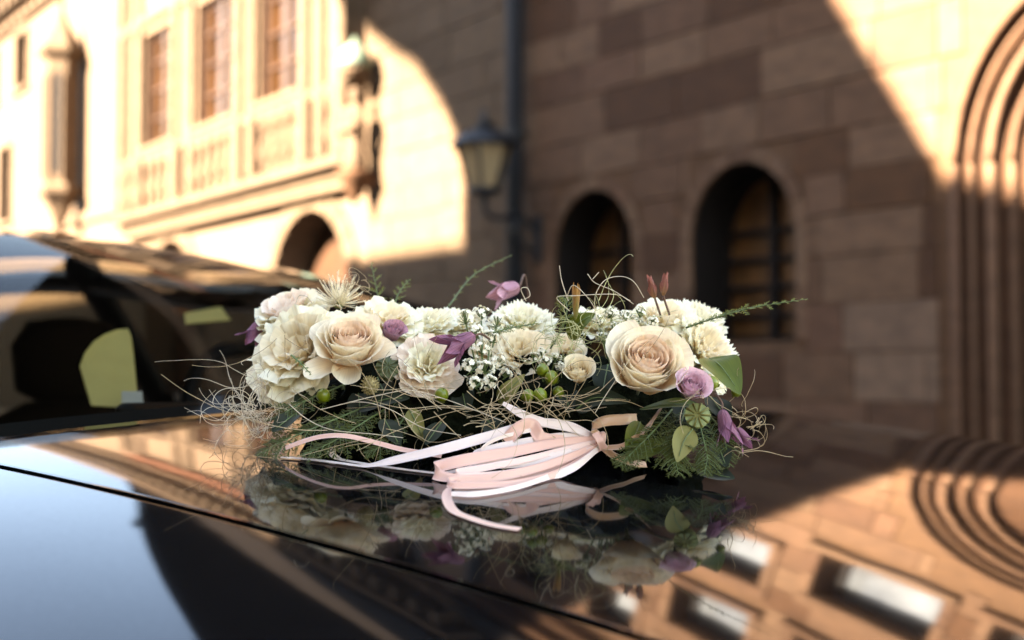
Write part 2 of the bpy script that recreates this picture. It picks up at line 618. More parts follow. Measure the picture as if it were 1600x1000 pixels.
# --- the portal: clustered shafts running up into arch mouldings, a recessed door
pt = empty('stone_portal', WALL0, WROT, 'moulded stone portal with clustered shafts curving into an arch at the right edge', 'portal')
for i, (r, tr_) in enumerate(((1.035, .024), (.955, .015), (.865, .028), (.765, .017), (.66, .024))):
    y = -.02 + (1.035 - r) * .64
    for s_ in (-1, 1):
        x = door_c + s_ * r
        build('shaft', lathe([(tr_ * 1.5, 0.0), (tr_ * 1.5, .35 + .04 * i), (tr_ * 1.15, .40 + .04 * i), (tr_, .66), (tr_, door_spring)], 10, x, y), M['stone_red'], pt, smooth=True)
    arc = [(door_c - r * math.cos(math.pi * k / 28), y, door_spring + r * math.sin(math.pi * k / 28)) for k in range(29)]
    build('arch_moulding', tube(arc, tr_, 8), M['stone_red'], pt, smooth=True)
def ring(r0, r1, y0, y1):
    V, Fc = [], []
    n = 24
    prof = [(r0, 0.0)] + []
    pts0 = [(door_c - r0, 0.0)] + [(door_c - r0 * math.cos(math.pi * k / n), door_spring + r0 * math.sin(math.pi * k / n)) for k in range(n + 1)] + [(door_c + r0, 0.0)]
    pts1 = [(door_c - r1, 0.0)] + [(door_c - r1 * math.cos(math.pi * k / n), door_spring + r1 * math.sin(math.pi * k / n)) for k in range(n + 1)] + [(door_c + r1, 0.0)]
    for p, q in zip(pts0, pts1):
        V += [(p[0], y0, p[1]), (q[0], y1, q[1])]
    for i in range(len(pts0) - 1):
        Fc.append((2 * i, 2 * i + 2, 2 * i + 3, 2 * i + 1))
    return V, Fc
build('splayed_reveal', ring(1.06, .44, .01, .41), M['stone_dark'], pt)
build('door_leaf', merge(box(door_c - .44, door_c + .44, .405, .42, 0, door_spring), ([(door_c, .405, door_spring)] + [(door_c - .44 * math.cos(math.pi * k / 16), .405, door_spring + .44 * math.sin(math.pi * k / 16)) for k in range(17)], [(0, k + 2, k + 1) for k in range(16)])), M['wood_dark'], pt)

# --- the sunlit house on the left, with its bay
sl = empty('sunlit_house', WALL0, WROT, 'cream sandstone house in full sun at the upper left', 'house')
L0, L1 = -24.0, 0.12
gate = (-3.84, .93, 0.0, 1.95, 'arch')
gate2 = (-8.0, .93, 0.0, 1.95, 'arch')
up_l = [(u, .42, 6.25, 7.25, 'rect') for u in (-21.5, -19.5, -17.5, -15.5, -1.3)]
up_l += [(u, .42, 3.9, 5.3, 'rect') for u in (-21.5, -19.0, -16.5)]
ops_l = [gate, gate2] + up_l
build('wall', wall_mesh(L0, L1, 0, EAVE_L, ops_l, .45), M['stone_cream'], sl)
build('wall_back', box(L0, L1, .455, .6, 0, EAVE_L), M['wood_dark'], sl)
for op in up_l:
    surround(sl, op, .12, M['stone_cream_block'])
    window_fill(sl, op, .30, M['wood'], M['pane_lit'], bars=2, fw=.05)
for op in (gate, gate2):
    surround(sl, op, .22, M['stone_cream_block'], n=11, proud=.035)
    build('gate_door', box(op[0] - .92, op[0] + .92, .40, .44, 0, 2.85), M['wood'], sl)
zrow = .02
ri = 0
while zrow < 5.6:
    h = random.choice([.30, .34, .38])
    u = -2.55 - random.uniform(0, .4)
    while u < L1:
        L = random.uniform(.5, 1.0)
        a, b_ = max(u, -2.55), min(u + L, L1 - .01)
        u += L
        if b_ - a < .08: continue
        for s0, s1 in clip_spans(a, b_, zrow, zrow + h, ops_l, .23):
            build('stone_block', box(s0 + .005, s1 - .005, -random.uniform(.008, .016), .02, zrow + .005, zrow + h - .005, .006), M['stone_cream_block'], sl)
    zrow += h
build('cornice', merge(box(L0, L1, -.12, .1, EAVE_L - .55, EAVE_L - .42), box(L0, L1 + .0, -.42, .1, EAVE_L - .10, EAVE_L + .06)), M['stone_cream'], sl)
u = L0 + .2
while u < L1 - .2:
    build('eave_bracket', box(u, u + .16, -.36, .05, EAVE_L - .40, EAVE_L - .104), M['stone_cream_block'], sl)
    u += .42
build('string_course', box(L0, -9.8, -.07, .05, 3.45, 3.60, .01), M['stone_cream'], sl)
build('roof', ([(-9.0, -.5, EAVE_L + .062), (L1, -.5, EAVE_L + .062), (L1 - .02, 4.2, EAVE_L + 8.0), (-6.5, 4.2, EAVE_L + 8.0), (-9.0, 9, EAVE_L + .062), (L1, 9, EAVE_L + .062)],
               [(0, 1, 2, 3), (3, 2, 5, 4), (0, 3, 4), (1, 5, 2), (0, 4, 5, 1)]), M['slate'], sl)
build('flat_roof', box(L0, -9.05, .11, 9, EAVE_L - .3, EAVE_L - .02), M['slate'], sl)

# --- the bay window range with balustrade
ow = empty('bay_window', WALL0, WROT, 'long cream stone bay with three tall brown windows above a balustrade', 'bay window')
OA, OB, OZ, OT, ON = -9.56, -2.62, 3.22, 6.9, -.20
wins = [(-7.98, .56, 4.18, 5.74, 'rect'), (-6.03, .61, 4.18, 5.74, 'rect'), (-4.22, .55, 4.18, 5.74, 'rect')]
build('wall', wall_mesh(OA, OB, 4.10, OT, wins, .19, ON), M['stone_cream'], ow)
build('parapet', box(OA, OB, ON + .10, -.001, OZ + .10, 4.098), M['stone_cream'], ow)
build('base_moulding', merge(box(OA - .05, OB + .05, ON - .10, -.001, OZ, OZ + .098), box(OA - .02, OB + .02, ON + .02, -.001, OZ - .12, OZ - .002), box(OA, OB, ON + .05, -.001, OZ - .22, OZ - .122)), M['stone_cream_block'], ow)
build('top_rail', box(OA - .03, OB + .03, ON - .05, ON + .099, 4.0, 4.097, .012), M['stone_cream_block'], ow)
build('head_moulding', box(OA - .03, OB + .03, ON - .06, ON - .002, 5.86, 6.0, .012), M['stone_cream_block'], ow)
build('roof', ([(OA - .1, ON - .12, OT), (OB + .1, ON - .12, OT), (OB + .1, 0, OT + .5), (OA - .1, 0, OT + .5)], [(0, 1, 2, 3)]), M['tile'], ow)
pil = [-9.48, -9.10, -8.66, -7.28, -6.80, -5.27, -4.90, -3.52, -3.16, -2.70]
for i, x in enumerate(pil):
    wd = .085 if i not in (1,) else .06
    build('pilaster', box(x - wd, x + wd, ON - .085, ON + .099, OZ + .10, OT - .02, .03), M['stone_cream_block'], ow)
for x0, x1 in ((-9.38, -9.18), (-9.02, -8.64), (-8.45, -7.32), (-6.76, -5.35), (-4.72, -3.60), (-3.05, -2.80)):
    n = max(1, int((x1 - x0) / .27))
    for k in range(n):
        x = x0 + (x1 - x0) * (k + .5) / n
        build('baluster', lathe([(.07, OZ + .10), (.05, OZ + .16), (.04, OZ + .22), (.088, OZ + .36), (.05, OZ + .52), (.042, OZ + .58), (.075, OZ + .66), (.075, OZ + .78)], 8, x, ON - .005), M['stone_cream_block'], ow, smooth=True)
for x0, x1 in ((-9.38, -9.18), (-9.02, -8.76), (-8.55, -7.38), (-6.70, -5.37), (-4.80, -3.62), (-3.05, -2.80)):
    n = max(1, int((x1 - x0) / .27))
    for k in range(n + 1):
        x = x0 + (x1 - x0) * k / n
        q = [(x + .072 * math.cos(t_), ON + .094, 3.86 + .11 * math.sin(t_)) for t_ in [2 * math.pi * j / 10 for j in range(10)]]
        build('pierced_opening', (q, [tuple(range(9, -1, -1))]), M['wood_dark'], ow)
        q = [(x + .055 * math.cos(t_), ON + .094, 3.50 + .19 * math.sin(t_)) for t_ in [2 * math.pi * j / 10 for j in range(10)]]
        build('pierced_opening', (q, [tuple(range(9, -1, -1))]), M['stone_dark'], ow)
for op in wins:
    f_ = window_fill(ow, op, .0, M['wood'], M['pane_lit'], bars=3, fw=.08, mull=.07)
    for ch in [f_] + list(f_.children):
        ch.location.y = 0.0 if ch is f_ else 0
    build('window_sill', box(op[0] - op[1] - .04, op[0] + op[1] + .04, ON - .07, ON + .15, 4.10, 4.178, .01), M['stone_cream_block'], ow)

# --- the little stone lantern turret on the left
tu = empty('stone_turret', WALL0, WROT, 'small six sided stone turret with a pointed roof and dark lancet openings', 'turret')
tx, ty = -11.95, -.34
hexr = .29
build('body', lathe([(hexr, 4.06), (hexr, 6.02)], 6, tx, ty), M['stone_cream_block'], tu)
build('corbel', lathe([(.05, 3.25), (.10, 3.45), (.21, 3.72), (.32, 3.86), (.36, 3.92), (.36, 4.0), (.31, 4.055)], 6, tx, ty), M['stone_cream_block'], tu)
build('eave', lathe([(.30, 6.025), (.38, 6.10), (.39, 6.17), (.35, 6.20)], 6, tx, ty), M['stone_cream_block'], tu)
build('spire', lathe([(.37, 6.205), (.21, 6.45), (.10, 6.66), (.06, 6.80), (.03, 6.85)], 6, tx, ty), M['stone_cream_block'], tu)
build('finial', lathe([(.02, 6.852), (.03, 6.92), (.075, 6.98), (.03, 7.04), (.02, 7.16), (.0, 7.2)], 8, tx, ty), M['stone_cream_block'], tu, smooth=True)
for k in range(6):
    a0, a1 = rad(60 * k), rad(60 + 60 * k)
    p0 = Vector((tx + hexr * math.cos(a0), ty + hexr * math.sin(a0), 0))
    p1 = Vector((tx + hexr * math.cos(a1), ty + hexr * math.sin(a1), 0))
    nrm = ((p0 + p1) / 2 - Vector((tx, ty, 0))).normalized()
    if nrm.y > .3: continue
    pm, dv = (p0 + p1) / 2 + nrm * .004, (p1 - p0).normalized()
    V = [pm - dv * .072 + Vector((0, 0, 4.2)), pm + dv * .072 + Vector((0, 0, 4.2)), pm + dv * .072 + Vector((0, 0, 5.72)), pm + Vector((0, 0, 5.86)), pm - dv * .072 + Vector((0, 0, 5.72))]
    build('lancet_opening', (V, [(0, 1, 2, 3, 4)]), M['wood_dark'], tu)
    for s in (-1, 1):
        q = pm + dv * (.10 * s)
        build('mullion', tube([q + Vector((0, 0, 4.1)), q + Vector((0, 0, 5.75))], .024, 6), M['stone_cream_block'], tu)

# --- statue under a copper canopy at the end of the bay
st = empty('wall_statue', WALL0, WROT, 'weathered stone statue on a console under a pale green copper canopy', 'statue')
sx, sy = -2.40, -.24
build('canopy', lathe([(.17, 4.14), (.18, 4.19), (.16, 4.28), (.10, 4.36), (.04, 4.40), (.015, 4.45), (.0, 4.47)], 14, sx, sy), M['copper'], st, smooth=True)
build('canopy_base', lathe([(.05, 4.0), (.10, 4.04), (.15, 4.10), (.165, 4.137)], 10, sx, sy), M['stone_cream_block'], st, smooth=True)
build('canopy_bracket', box(sx - .04, sx + .04, sy + .05, -.001, 4.0, 4.1), M['stone_cream_block'], st)
fig = lathe([(.13, 3.12), (.15, 3.16), (.13, 3.30), (.115, 3.45), (.10, 3.52), (.135, 3.66), (.145, 3.72), (.09, 3.76), (.045, 3.785), (.045, 3.80), (.068, 3.84), (.075, 3.88), (.06, 3.93), (.02, 3.955)], 14, sx, sy, 0, 1.0, .75)
arm = tube([(sx + .13, sy, 3.70), (sx + .17, sy - .03, 3.58), (sx + .10, sy - .12, 3.50), (sx + .0, sy - .13, 3.54)], .04, 6, .03)
arm2 = tube([(sx - .13, sy, 3.70), (sx - .16, sy - .04, 3.56), (sx - .08, sy - .12, 3.48)], .04, 6, .03)
build('figure', merge(fig, arm, arm2), M['stone_cream_block'], st, smooth=True)
build('console', lathe([(.02, 2.78), (.06, 2.86), (.12, 2.98), (.18, 3.06), (.18, 3.115)], 8, sx, sy), M['stone_dark'], st, smooth=True)
build('console_block', box(sx - .10, sx + .10, sy + .02, -.001, 2.95, 3.08), M['stone_dark'], st)

# --- rain pipe between the two houses
dp = empty('rain_pipe', WALL0, WROT, 'dark vertical rain pipe between the two houses', 'rain pipe')
build('pipe', tube([(.22, -.13, .0), (.22, -.13, 3), (.22, -.13, EAVE_R)], .074, 12), M['zinc'], dp, smooth=True)
for z in (1.2, 3.1, 5.0):
    build('pipe_clamp', merge(lathe([(.086, z), (.086, z + .05)], 12, .22, -.13), box(.20, .24, -.07, -.001, z + .01, z + .04)), M['iron'], dp)
build('hopper', lathe([(.07, EAVE_R - .2), (.14, EAVE_R - .05), (.15, EAVE_R + .1)], 10, .22, -.13), M['zinc'], dp)

# --- wall lantern
lm = empty('wall_lantern', WALL0, WROT, 'black iron wall lantern with frosted glass left of the rain pipe', 'lantern')
lx, ly = .42, -.57
ph = rad(15)
build('glass_body', lathe([(.125, 2.60), (.23, 2.93)], 6, lx, ly, ph), M['lamp_glass'], lm)
for k in range(6):
    a = ph + rad(60 * k)
    build('glazing_bar', tube([(lx + .127 * math.cos(a), ly + .127 * math.sin(a), 2.60), (lx + .233 * math.cos(a), ly + .233 * math.sin(a), 2.93)], .014, 5), M['iron'], lm)
build('cap', lathe([(.275, 2.93), (.275, 2.95), (.22, 3.02), (.12, 3.07), (.075, 3.075), (.075, 3.12), (.09, 3.125), (.03, 3.16), (.02, 3.20), (.03, 3.22), (.0, 3.25)], 12, lx, ly), M['iron'], lm, smooth=True)
build('lamp_base', lathe([(.02, 2.46), (.035, 2.50), (.03, 2.53), (.135, 2.56), (.145, 2.598)], 10, lx, ly), M['iron'], lm, smooth=True)
arc = spline([(lx, ly, 2.47), (lx, ly + .02, 2.40), (lx - .01, ly + .14, 2.36), (lx - .01, ly + .34, 2.40), (lx, -.035, 2.28)], 20)
build('bracket_arm', tube(arc, .022, 8), M['iron'], lm, smooth=True)
arc2 = spline([(lx, -.035, 2.10), (lx, -.16, 2.16), (lx, -.26, 2.26), (lx, -.24, 2.36)], 14)
build('scroll', tube(arc2, .014, 6), M['iron'], lm, smooth=True)
build('wall_plate', box(lx - .04, lx + .04, -.05, -.02, 2.02, 2.42, .006), M['iron'], lm)

# --- unseen houses across the street; the gable is shaped to cast the slanting shade
DN = 14.0
def shade(u, z):
    return (u - DN * math.tan(BETA), -DN, z + DN * math.tan(SUN_EL) / math.cos(BETA))
def prism(poly, depth):
    n = len(poly)
    V = list(poly) + [(p[0], p[1] - depth, p[2]) for p in poly]
    Fc = [tuple(range(n)), tuple(range(2 * n - 1, n - 1, -1))]
    for i in range(n):
        j = (i + 1) % n
        Fc.append((i, i + n, j + n, j))
    return V, Fc
oh = empty('shade_gable_house', WALL0, WROT, 'unseen gabled house across the street, its gable shaped to throw the slanting shade', 'house')
outline = [(-.76, 2.2), (-.76, 3.33), (-1.14, 3.86), (-1.61, 4.32), (-2.04, 4.54), (-2.57, 4.86), (-3.2, 5.55), (-3.6, 6.6), (-3.9, 8.2), (-3.9, 13.9), (1.5, 6.55), (3.64, 3.50), (4.42, 2.33)]
poly = [shade(u, z) for u, z in outline]
zb = -0.0
poly = [(poly[0][0], -DN, 0.0)] + poly + [(poly[-1][0], -DN, 0.0)]
build('gable_wall', prism(poly, .45), M['opposite'], oh)  # thin wall, outlined to fit the shade it casts
body = [shade(-.5, 2.0), shade(-.5, 2.9), shade(.2, 4.4), shade(2.6, 2.4)]
build('wall', moved(prism([(body[0][0], -DN, 0.0)] + [(p[0], -DN, p[2]) for p in body[1:]] + [(body[-1][0], -DN, 0.0)], 7.0), (0, -.46, 0)), M['opposite'], oh)
lh = empty('long_house', WALL0, WROT, 'long lower house across the street beside the gabled one', 'house')
zt = shade(0, 2.27)[2]
xl = shade(-.76, 0)[0]
xr = shade(4.42, 0)[0]
build('wall', box(xl - 30, xl - .01, -DN - 6, -DN - .01, 0, zt), M['opposite'], lh)
lh2 = empty('corner_house', WALL0, WROT, 'lower corner house across the street to the right of the gabled one', 'house')
build('wall', box(xr + .01, xr + 22, -DN - 6, -DN - .01, 0, zt), M['opposite'], lh2)

# --- dark tower added behind the sunlit house to darken reflections in the car
ct = empty('reflection_tower', (-3.6, 26.0, 0), (0, 0, 0), 'added dark tower behind the sunlit house, shaped to darken reflections in the car', 'tower')
def foot(g, z):
    A, Bp = Vector((-3.3 - g, -2.6 - g, z)), Vector((3.8 + g, 6.0 - g, z))
    return [A, Bp, Vector((3.8 + g, 10 + g, z)), Vector((-3.6 - g, 10 + g, z))]
def stage(g, z0, z1):
    return foot(g, z0) + foot(g, z1), [(0, 1, 5, 4), (1, 2, 6, 5), (2, 3, 7, 6), (3, 0, 4, 7), (4, 5, 6, 7), (3, 2, 1, 0)]
build('shaft', stage(0, 0, 31), M['slate'], ct)
for z in (12, 19, 26, 30.6):
    build('string_course', stage(.12, z, z + .3), M['slate'], ct)
build('spire', (foot(.2, 31.1) + [Vector((0, 3, 46))], [(0, 1, 4), (1, 2, 4), (2, 3, 4), (3, 0, 4), (3, 2, 1, 0)]), M['slate'], ct)

# ------------------------------------------------------------------ the car: a = towards the nose, t = across, away from the camera
B0 = Vector((-.446, 1.24, 0))
FW = Vector((.819, -.574, 0))
LT = Vector((.574, .819, 0))
T0 = .6098
GAP = -.130
def hood_z(a, t):
    d = t - T0
    d0 = .12 - T0
    return 1.0793 - (.0617 * a + .0661 * a * a) - .0981 * (d * d - d0 * d0) / 2 - .1052 * (d ** 4 - d0 ** 4) / 4
def fender_z(a, t):
    z = hood_z(a, GAP)
    q = GAP - t
    z -= .125 * q + 1.15 * q ** 3
    if q > .30: z -= 9.0 * (q - .30) ** 2
    return z - .0015
def far_z(a, t):
    q = t - 1.352
    return hood_z(a, 1.352) - .12 * q - 6.0 * q ** 3 - .0015
def cw(a, t, z):
    p = B0 + FW * a + LT * t
    return (p.x, p.y, z)
CARO = B0 + FW * .3 + LT * T0
car = empty('parked_car', (CARO.x, CARO.y, 0), (0, 0, 0), 'glossy black car whose bonnet carries the flowers', 'car')
def carpart(name, vf, mat, parent=None, smooth=True):
    v, f = vf
    v = [(p[0] - CARO.x, p[1] - CARO.y, p[2]) for p in v]
    return build(name, (v, f), mat, parent or car, smooth)
def sheet(fn, A, T, flip=False):
    V = [fn(a, t) for a in A for t in T]
    return V, grid_faces(len(A), len(T), flip)
lin = lambda a, b_, n: [a + (b_ - a) * i / (n - 1) for i in range(n)]
def base_a(t):
    d = (t - T0) / .75
    return .055 * (1 - d * d)          # the rear edge of the bonnet bows forward
NOSE = 1.30
def hood_fn(i, j, A, T):
    pass
AS = lin(0, 1, 60)
TS = [GAP + .0022, GAP + .0034, GAP + .0046] + lin(GAP + .0060, 1.340, 70) + [1.3415, 1.343, 1.346]
V = []
for s in AS:
    for k, t_ in enumerate(TS):
        a = base_a(t_) + .03 + (NOSE - base_a(t_) - .03) * s
        z = hood_z(a, t_)
        if k == 0 or k == len(TS) - 1: z -= .0004
        V.append(cw(a, t_, z))
# rolled rear edge and turned-down flanges
nT = len(TS)
top = [Vector(V[k]) for k in range(nT)]
V2 = [tuple(p - FW * .004 - Vector((0, 0, .004))) for p in top] + [tuple(p - FW * .004 - Vector((0, 0, .03))) for p in top]
Fc = grid_faces(len(AS), nT)
nb = len(V)
V += V2
for k in range(nT - 1):
    Fc.append((nb + k, k, k + 1, nb + k + 1))
    Fc.append((nb + nT + k, nb + k, nb + k + 1, nb + nT + k + 1))
nb = len(V)
for col in (0, nT - 1):
    b0 = len(V)
    for i in range(len(AS)):
        p = V[i * nT + col]
        V.append((p[0], p[1], p[2] - .03))
    for i in range(len(AS) - 1):
        Fc.append((i * nT + col, (i + 1) * nT + col, b0 + i + 1, b0 + i))
hood = carpart('bonnet', (V, Fc), M['paint'])
# gutters under the shut lines
for tt in (GAP, 1.349):
    carpart('shut_line', sheet(lambda a, t_: cw(a, t_, hood_z(a, tt) - .022), lin(-.1, NOSE, 30), [tt - .012, tt + .012]), M['rubber'])
# wings
def wing(fn, ts, name):
    A = lin(-1.5, NOSE, 60)
    V = [cw(a, ts[0], fn(max(a, -.0) if a > 0 else a * .2, ts[0]) - .004) for a in A]
    V = []
    for a in A:
        aa = a if a > 0 else a * .35
        for k, t_ in enumerate(ts):
            z = fn(aa, t_)
            if k == 0: z -= .0004
            V.append(cw(a, t_, z))
        last = V[-1]
        out = -1 if ts[-1] < T0 else 1
        V.append(cw(a, ts[-1] + out * .03, last[2] - .10))
        V.append(cw(a, ts[-1] + out * .045, .62))
        V.append(cw(a, ts[-1] + out * .02, .28))
    return V, grid_faces(len(A), len(ts) + 3)
carpart('wing', wing(fender_z, [GAP - .0022, GAP - .0034, GAP - .0046] + lin(GAP - .0060, GAP - .36, 40), 'wing'), M['paint'])
carpart('wing', wing(far_z, [1.352] + lin(1.355, 1.60, 26), 'wing'), M['paint'])
# nose
carpart('front_bumper', merge(([cw(NOSE, GAP - .3, .9), cw(NOSE, 1.55, .9), cw(NOSE + .12, 1.5, .75), cw(NOSE + .12, GAP - .25, .75), cw(NOSE + .15, GAP - .25, .3), cw(NOSE + .15, 1.5, .3)], [(0, 1, 2, 3), (3, 2, 5, 4)])), M['paint'])
# cowl: black plastic tray at the foot of the windscreen
def cowl_fn(s, t_):
    a = base_a(t_) + .03 - s
    return cw(a, t_, hood_z(.0, t_) - .028 + .10 * max(0, s - .06))
carpart('cowl', sheet(cowl_fn, lin(-.02, .16, 12), lin(-.14, 1.36, 40), True), M['cowl'])
# windscreen
HA, HZ = -.78, 1.308
def scr(s, q):
    """s: 0 foot .. 1 header, q: -1 near .. 1 far"""
    half = .765 + (.475 - .765) * s
    t_ = T0 + q * half
    bow = (.060 + .02 * s) * (1 - q * q)
    a = -.03 + (HA + .03) * s + bow
    zf = hood_z(0.0, T0 + q * .765) - .020
    z = zf + (HZ - zf) * (s ** .93) + .022 * math.sin(math.pi * s) + .02 * s * (1 - q * q)
    return a, t_, z
carpart('windscreen', sheet(lambda s, q: cw(*scr(s, q)), lin(0.02, 1, 24), lin(-1, 1, 30), True), M['glass'])
# black border printed on the glass, as a rim just behind it
def rim(s0, s1):
    return sheet(lambda s, q: (lambda p: cw(p[0] - .004, p[1], p[2] - .004))(scr(s, q)), lin(s0, s1, 4), lin(-1, 1, 30), True)
carpart('glass_border', rim(0.0, .06), M['rubber'])
carpart('glass_border', rim(.955, 1.0), M['rubber'])
# roof
def roof_fn(s, q):
    a0, t1, z0 = scr(1.0, q)
    a = a0 - s * 1.75
    half = .475 + .08 * math.sin(min(1, s * 1.6) * math.pi / 2) - .06 * max(0, s - .7)
    t_ = T0 + q * half
    z = z0 + .135 * math.sin(min(1.0, s * 1.35) * math.pi / 2) - .10 * s ** 3
    z -= .03 * (abs(q) ** 5) * min(1, s * 6)
    return cw(a, t_, z)
roof = carpart('roof', sheet(roof_fn, lin(0.0, 1, 30), lin(-1, 1, 30), True), M['paint'])
carpart('rear_screen', sheet(lambda s, q: (lambda p: (p[0] - FW.x * .75 * s, p[1] - FW.y * .75 * s, p[2] - .30 * s))(roof_fn(1.0, q)), lin(0, 1, 4), lin(-1, 1, 6), True), M['rubber'])
carpart('boot_lid', ([cw(-2.9, -.3, 1.0), cw(-2.9, 1.5, 1.0), cw(-4.0, 1.45, .98), cw(-4.0, -.25, .98), cw(-4.05, 1.45, .3), cw(-4.05, -.25, .3)], [(0, 1, 2, 3), (3, 2, 4, 5)]), M['paint'])
def bar(path, wx, hz_, name):
    V = []
    n = len(path)
    for i, p in enumerate(path):
        d = (path[min(i + 1, n - 1)] - path[max(0, i - 1)]).normalized()
        sd_ = Vector((d.y, -d.x, 0)).normalized()
        e = min(1, .35 + i * .5) if i < 2 else 1
        for k in range(8):
            a = 2 * math.pi * k / 8 + math.pi / 8
            V.append(p + sd_ * (wx * e * math.cos(a)) + Vector((0, 0, hz_ * e * math.sin(a))))
    Fc = []
    for i in range(n - 1):
        for k in range(8):
            Fc.append((i * 8 + k, i * 8 + (k + 1) % 8, (i + 1) * 8 + (k + 1) % 8, (i + 1) * 8 + k))
    Fc += [tuple(range(7, -1, -1)), tuple((n - 1) * 8 + k for k in range(8))]
    return V, Fc
# pillars
for q, sgn in ((-1, -1), (1, 1)):
    V = []
    ss = lin(-.02, 1.0, 20)
    for s in ss:
        a, t_, z = scr(max(s, 0.001), q)
        out = .05 + .01 * (1 - s)
        V += [cw(a + .004, t_ - sgn * .012, z + .008), cw(a - .004, t_ + sgn * out * .45, z + .014), cw(a - .03, t_ + sgn * out, z - .012), cw(a - .06, t_ + sgn * out, z - .05), cw(a - .07, t_ - sgn * .01, z - .05)]
    carpart('windscreen_pillar', (V, grid_faces(len(ss), 5, q < 0)), M['paint'])
    # side glass and cant rail behind the pillar
    V = []
    for s in lin(0, 1, 16):
        p = roof_fn(s, q)
        V += [(p[0], p[1], p[2] - .004), (p[0] + LT.x * .06 * sgn, p[1] + LT.y * .06 * sgn, p[2] - .05), cw(-.75 - 1.75 * s, T0 + sgn * .80, 1.02)]
    sw_ = carpart('side_window', (V, grid_faces(16, 3, q < 0)), M['glass'])
    for s0 in (.42, .97):
        P_ = [Vector(V[int(s0 * 15) * 3 + j]) for j in range(3)]
        carpart('door_pillar', bar(spline(P_, 8), .05, .05, 'p'), M['rubber'])
    carpart('cant_rail', tube([Vector(V[3 * j + 1]) for j in range(16)], .03, 8), M['paint'])
# dashboard, seats, steering wheel behind the glass
carpart('dashboard', sheet(lambda a, t_: cw(a, t_, 1.045 - .10 * max(0, -.36 - a) * 8 - .02 * ((t_ - T0) / .7) ** 2 + .012 * math.sin(a * 30)), lin(-.62, -.02, 16), lin(-.12, 1.34, 20), True), M['dash'])
carpart('cabin_floor', ([cw(-2.9, -.2, .5), cw(-.4, -.2, .5), cw(-.4, 1.4, .5), cw(-2.9, 1.4, .5)], [(0, 1, 2, 3)]), M['seat'])
def seat(tc_):
    V, Fc = merge(*[moved(lathe([(.17, 0), (.24, .10), (.25, .35), (.20, .56), (.10, .60)], 12, 0, 0, 0, 1, .38), (0, 0, .46)),
                    moved(lathe([(.05, 0), (.125, .03), (.135, .12), (.10, .17), (.03, .18)], 12, 0, 0, 0, 1, .5), (0, 0, 1.05))])
    m3 = Matrix.Rotation(math.atan2(LT.y, LT.x), 3, 'Z')
    c = Vector(cw(-1.25, tc_, 0))
    return [m3 @ Vector(p) + c for p in V], Fc
carpart('seat', seat(.25), M['seat'])
carpart('seat', seat(.98), M['seat'])
sw = [Vector(cw(-.68, .98, 1.0)) + LT * (.18 * math.cos(k * math.pi / 12)) + (Vector((0, 0, 1)) * .9 - FW * .4) * (.18 * math.sin(k * math.pi / 12)) for k in range(25)]
carpart('steering_wheel', tube(sw, .014, 6), M['rubber'])
# wiper
wp = spline([at(186, 642, 1.42), at(230, 641, 1.47), at(330, 639, 1.60), at(520, 633, 1.90)], 20)
wpr = carpart('wiper_arm', bar(wp, .012, .009, 'w'), M['cowl'])
carpart('wiper_blade', bar(spline([at(188, 652, 1.40), at(330, 648, 1.58), at(520, 642, 1.88)], 16), .005, .004, 'w'), M['rubber'], wpr)
# wheels
for (a, t_) in ((.75, GAP - .22), (.75, 1.42), (-2.6, GAP - .22), (-2.6, 1.42)):
    c = Vector(cw(a, t_, .32))
    m3 = Matrix.Rotation(math.atan2(LT.y, LT.x), 3, 'Z') @ Matrix.Rotation(rad(90), 3, 'Y')
    ty_ = lathe([(.20, -.10), (.31, -.10), (.32, -.06), (.32, .06), (.31, .10), (.20, .10)], 24)
    wl = carpart('wheel', moved(ty_, c, m3), M['rubber'])
    carpart('rim', moved(lathe([(.05, -.104), (.195, -.09), (.195, .09), (.05, .104)], 16), c, m3), M['zinc'], wl)

# papers behind the windscreen
def paper(name, corners, mat, label):
    c = [at(*p) for p in corners]
    o_ = sum(c, Vector()) / len(c)
    nrm = (c[1] - c[0]).cross(c[2] - c[0]).normalized() * .0008
    n = len(c)
    V = [p - o_ + nrm for p in c] + [p - o_ - nrm for p in c]
    Fc = [tuple(range(n)), tuple(range(2 * n - 1, n - 1, -1))] + [(i, i + n, (i + 1) % n + n, (i + 1) % n) for i in range(n)]
    ob = build(name, (V, Fc), mat)
    ob.location = o_
    return put(ob, label, 'paper')
paper('paper_sheet', [(125, 572, 1.655), (133, 551, 1.675), (147, 533, 1.70), (164, 522, 1.72), (184, 515, 1.74), (199, 514, 1.745), (204, 525, 1.735), (209, 560, 1.70), (215, 632, 1.62), (180, 636, 1.605), (143, 634, 1.60), (136, 612, 1.62)], M['paper'], 'pale yellow sheet of paper propped behind the windscreen')
paper('paper_slip', [(190, 612, 1.60), (222, 612, 1.61), (224, 634, 1.595), (190, 635, 1.585)], M['paper_white'], 'small white slip at the foot of the yellow sheet')
paper('paper_note', [(288, 490, 2.0), (345, 480, 2.04), (360, 500, 2.0), (290, 506, 1.96)], M['paper'], 'dim yellowish note lying deeper behind the windscreen')

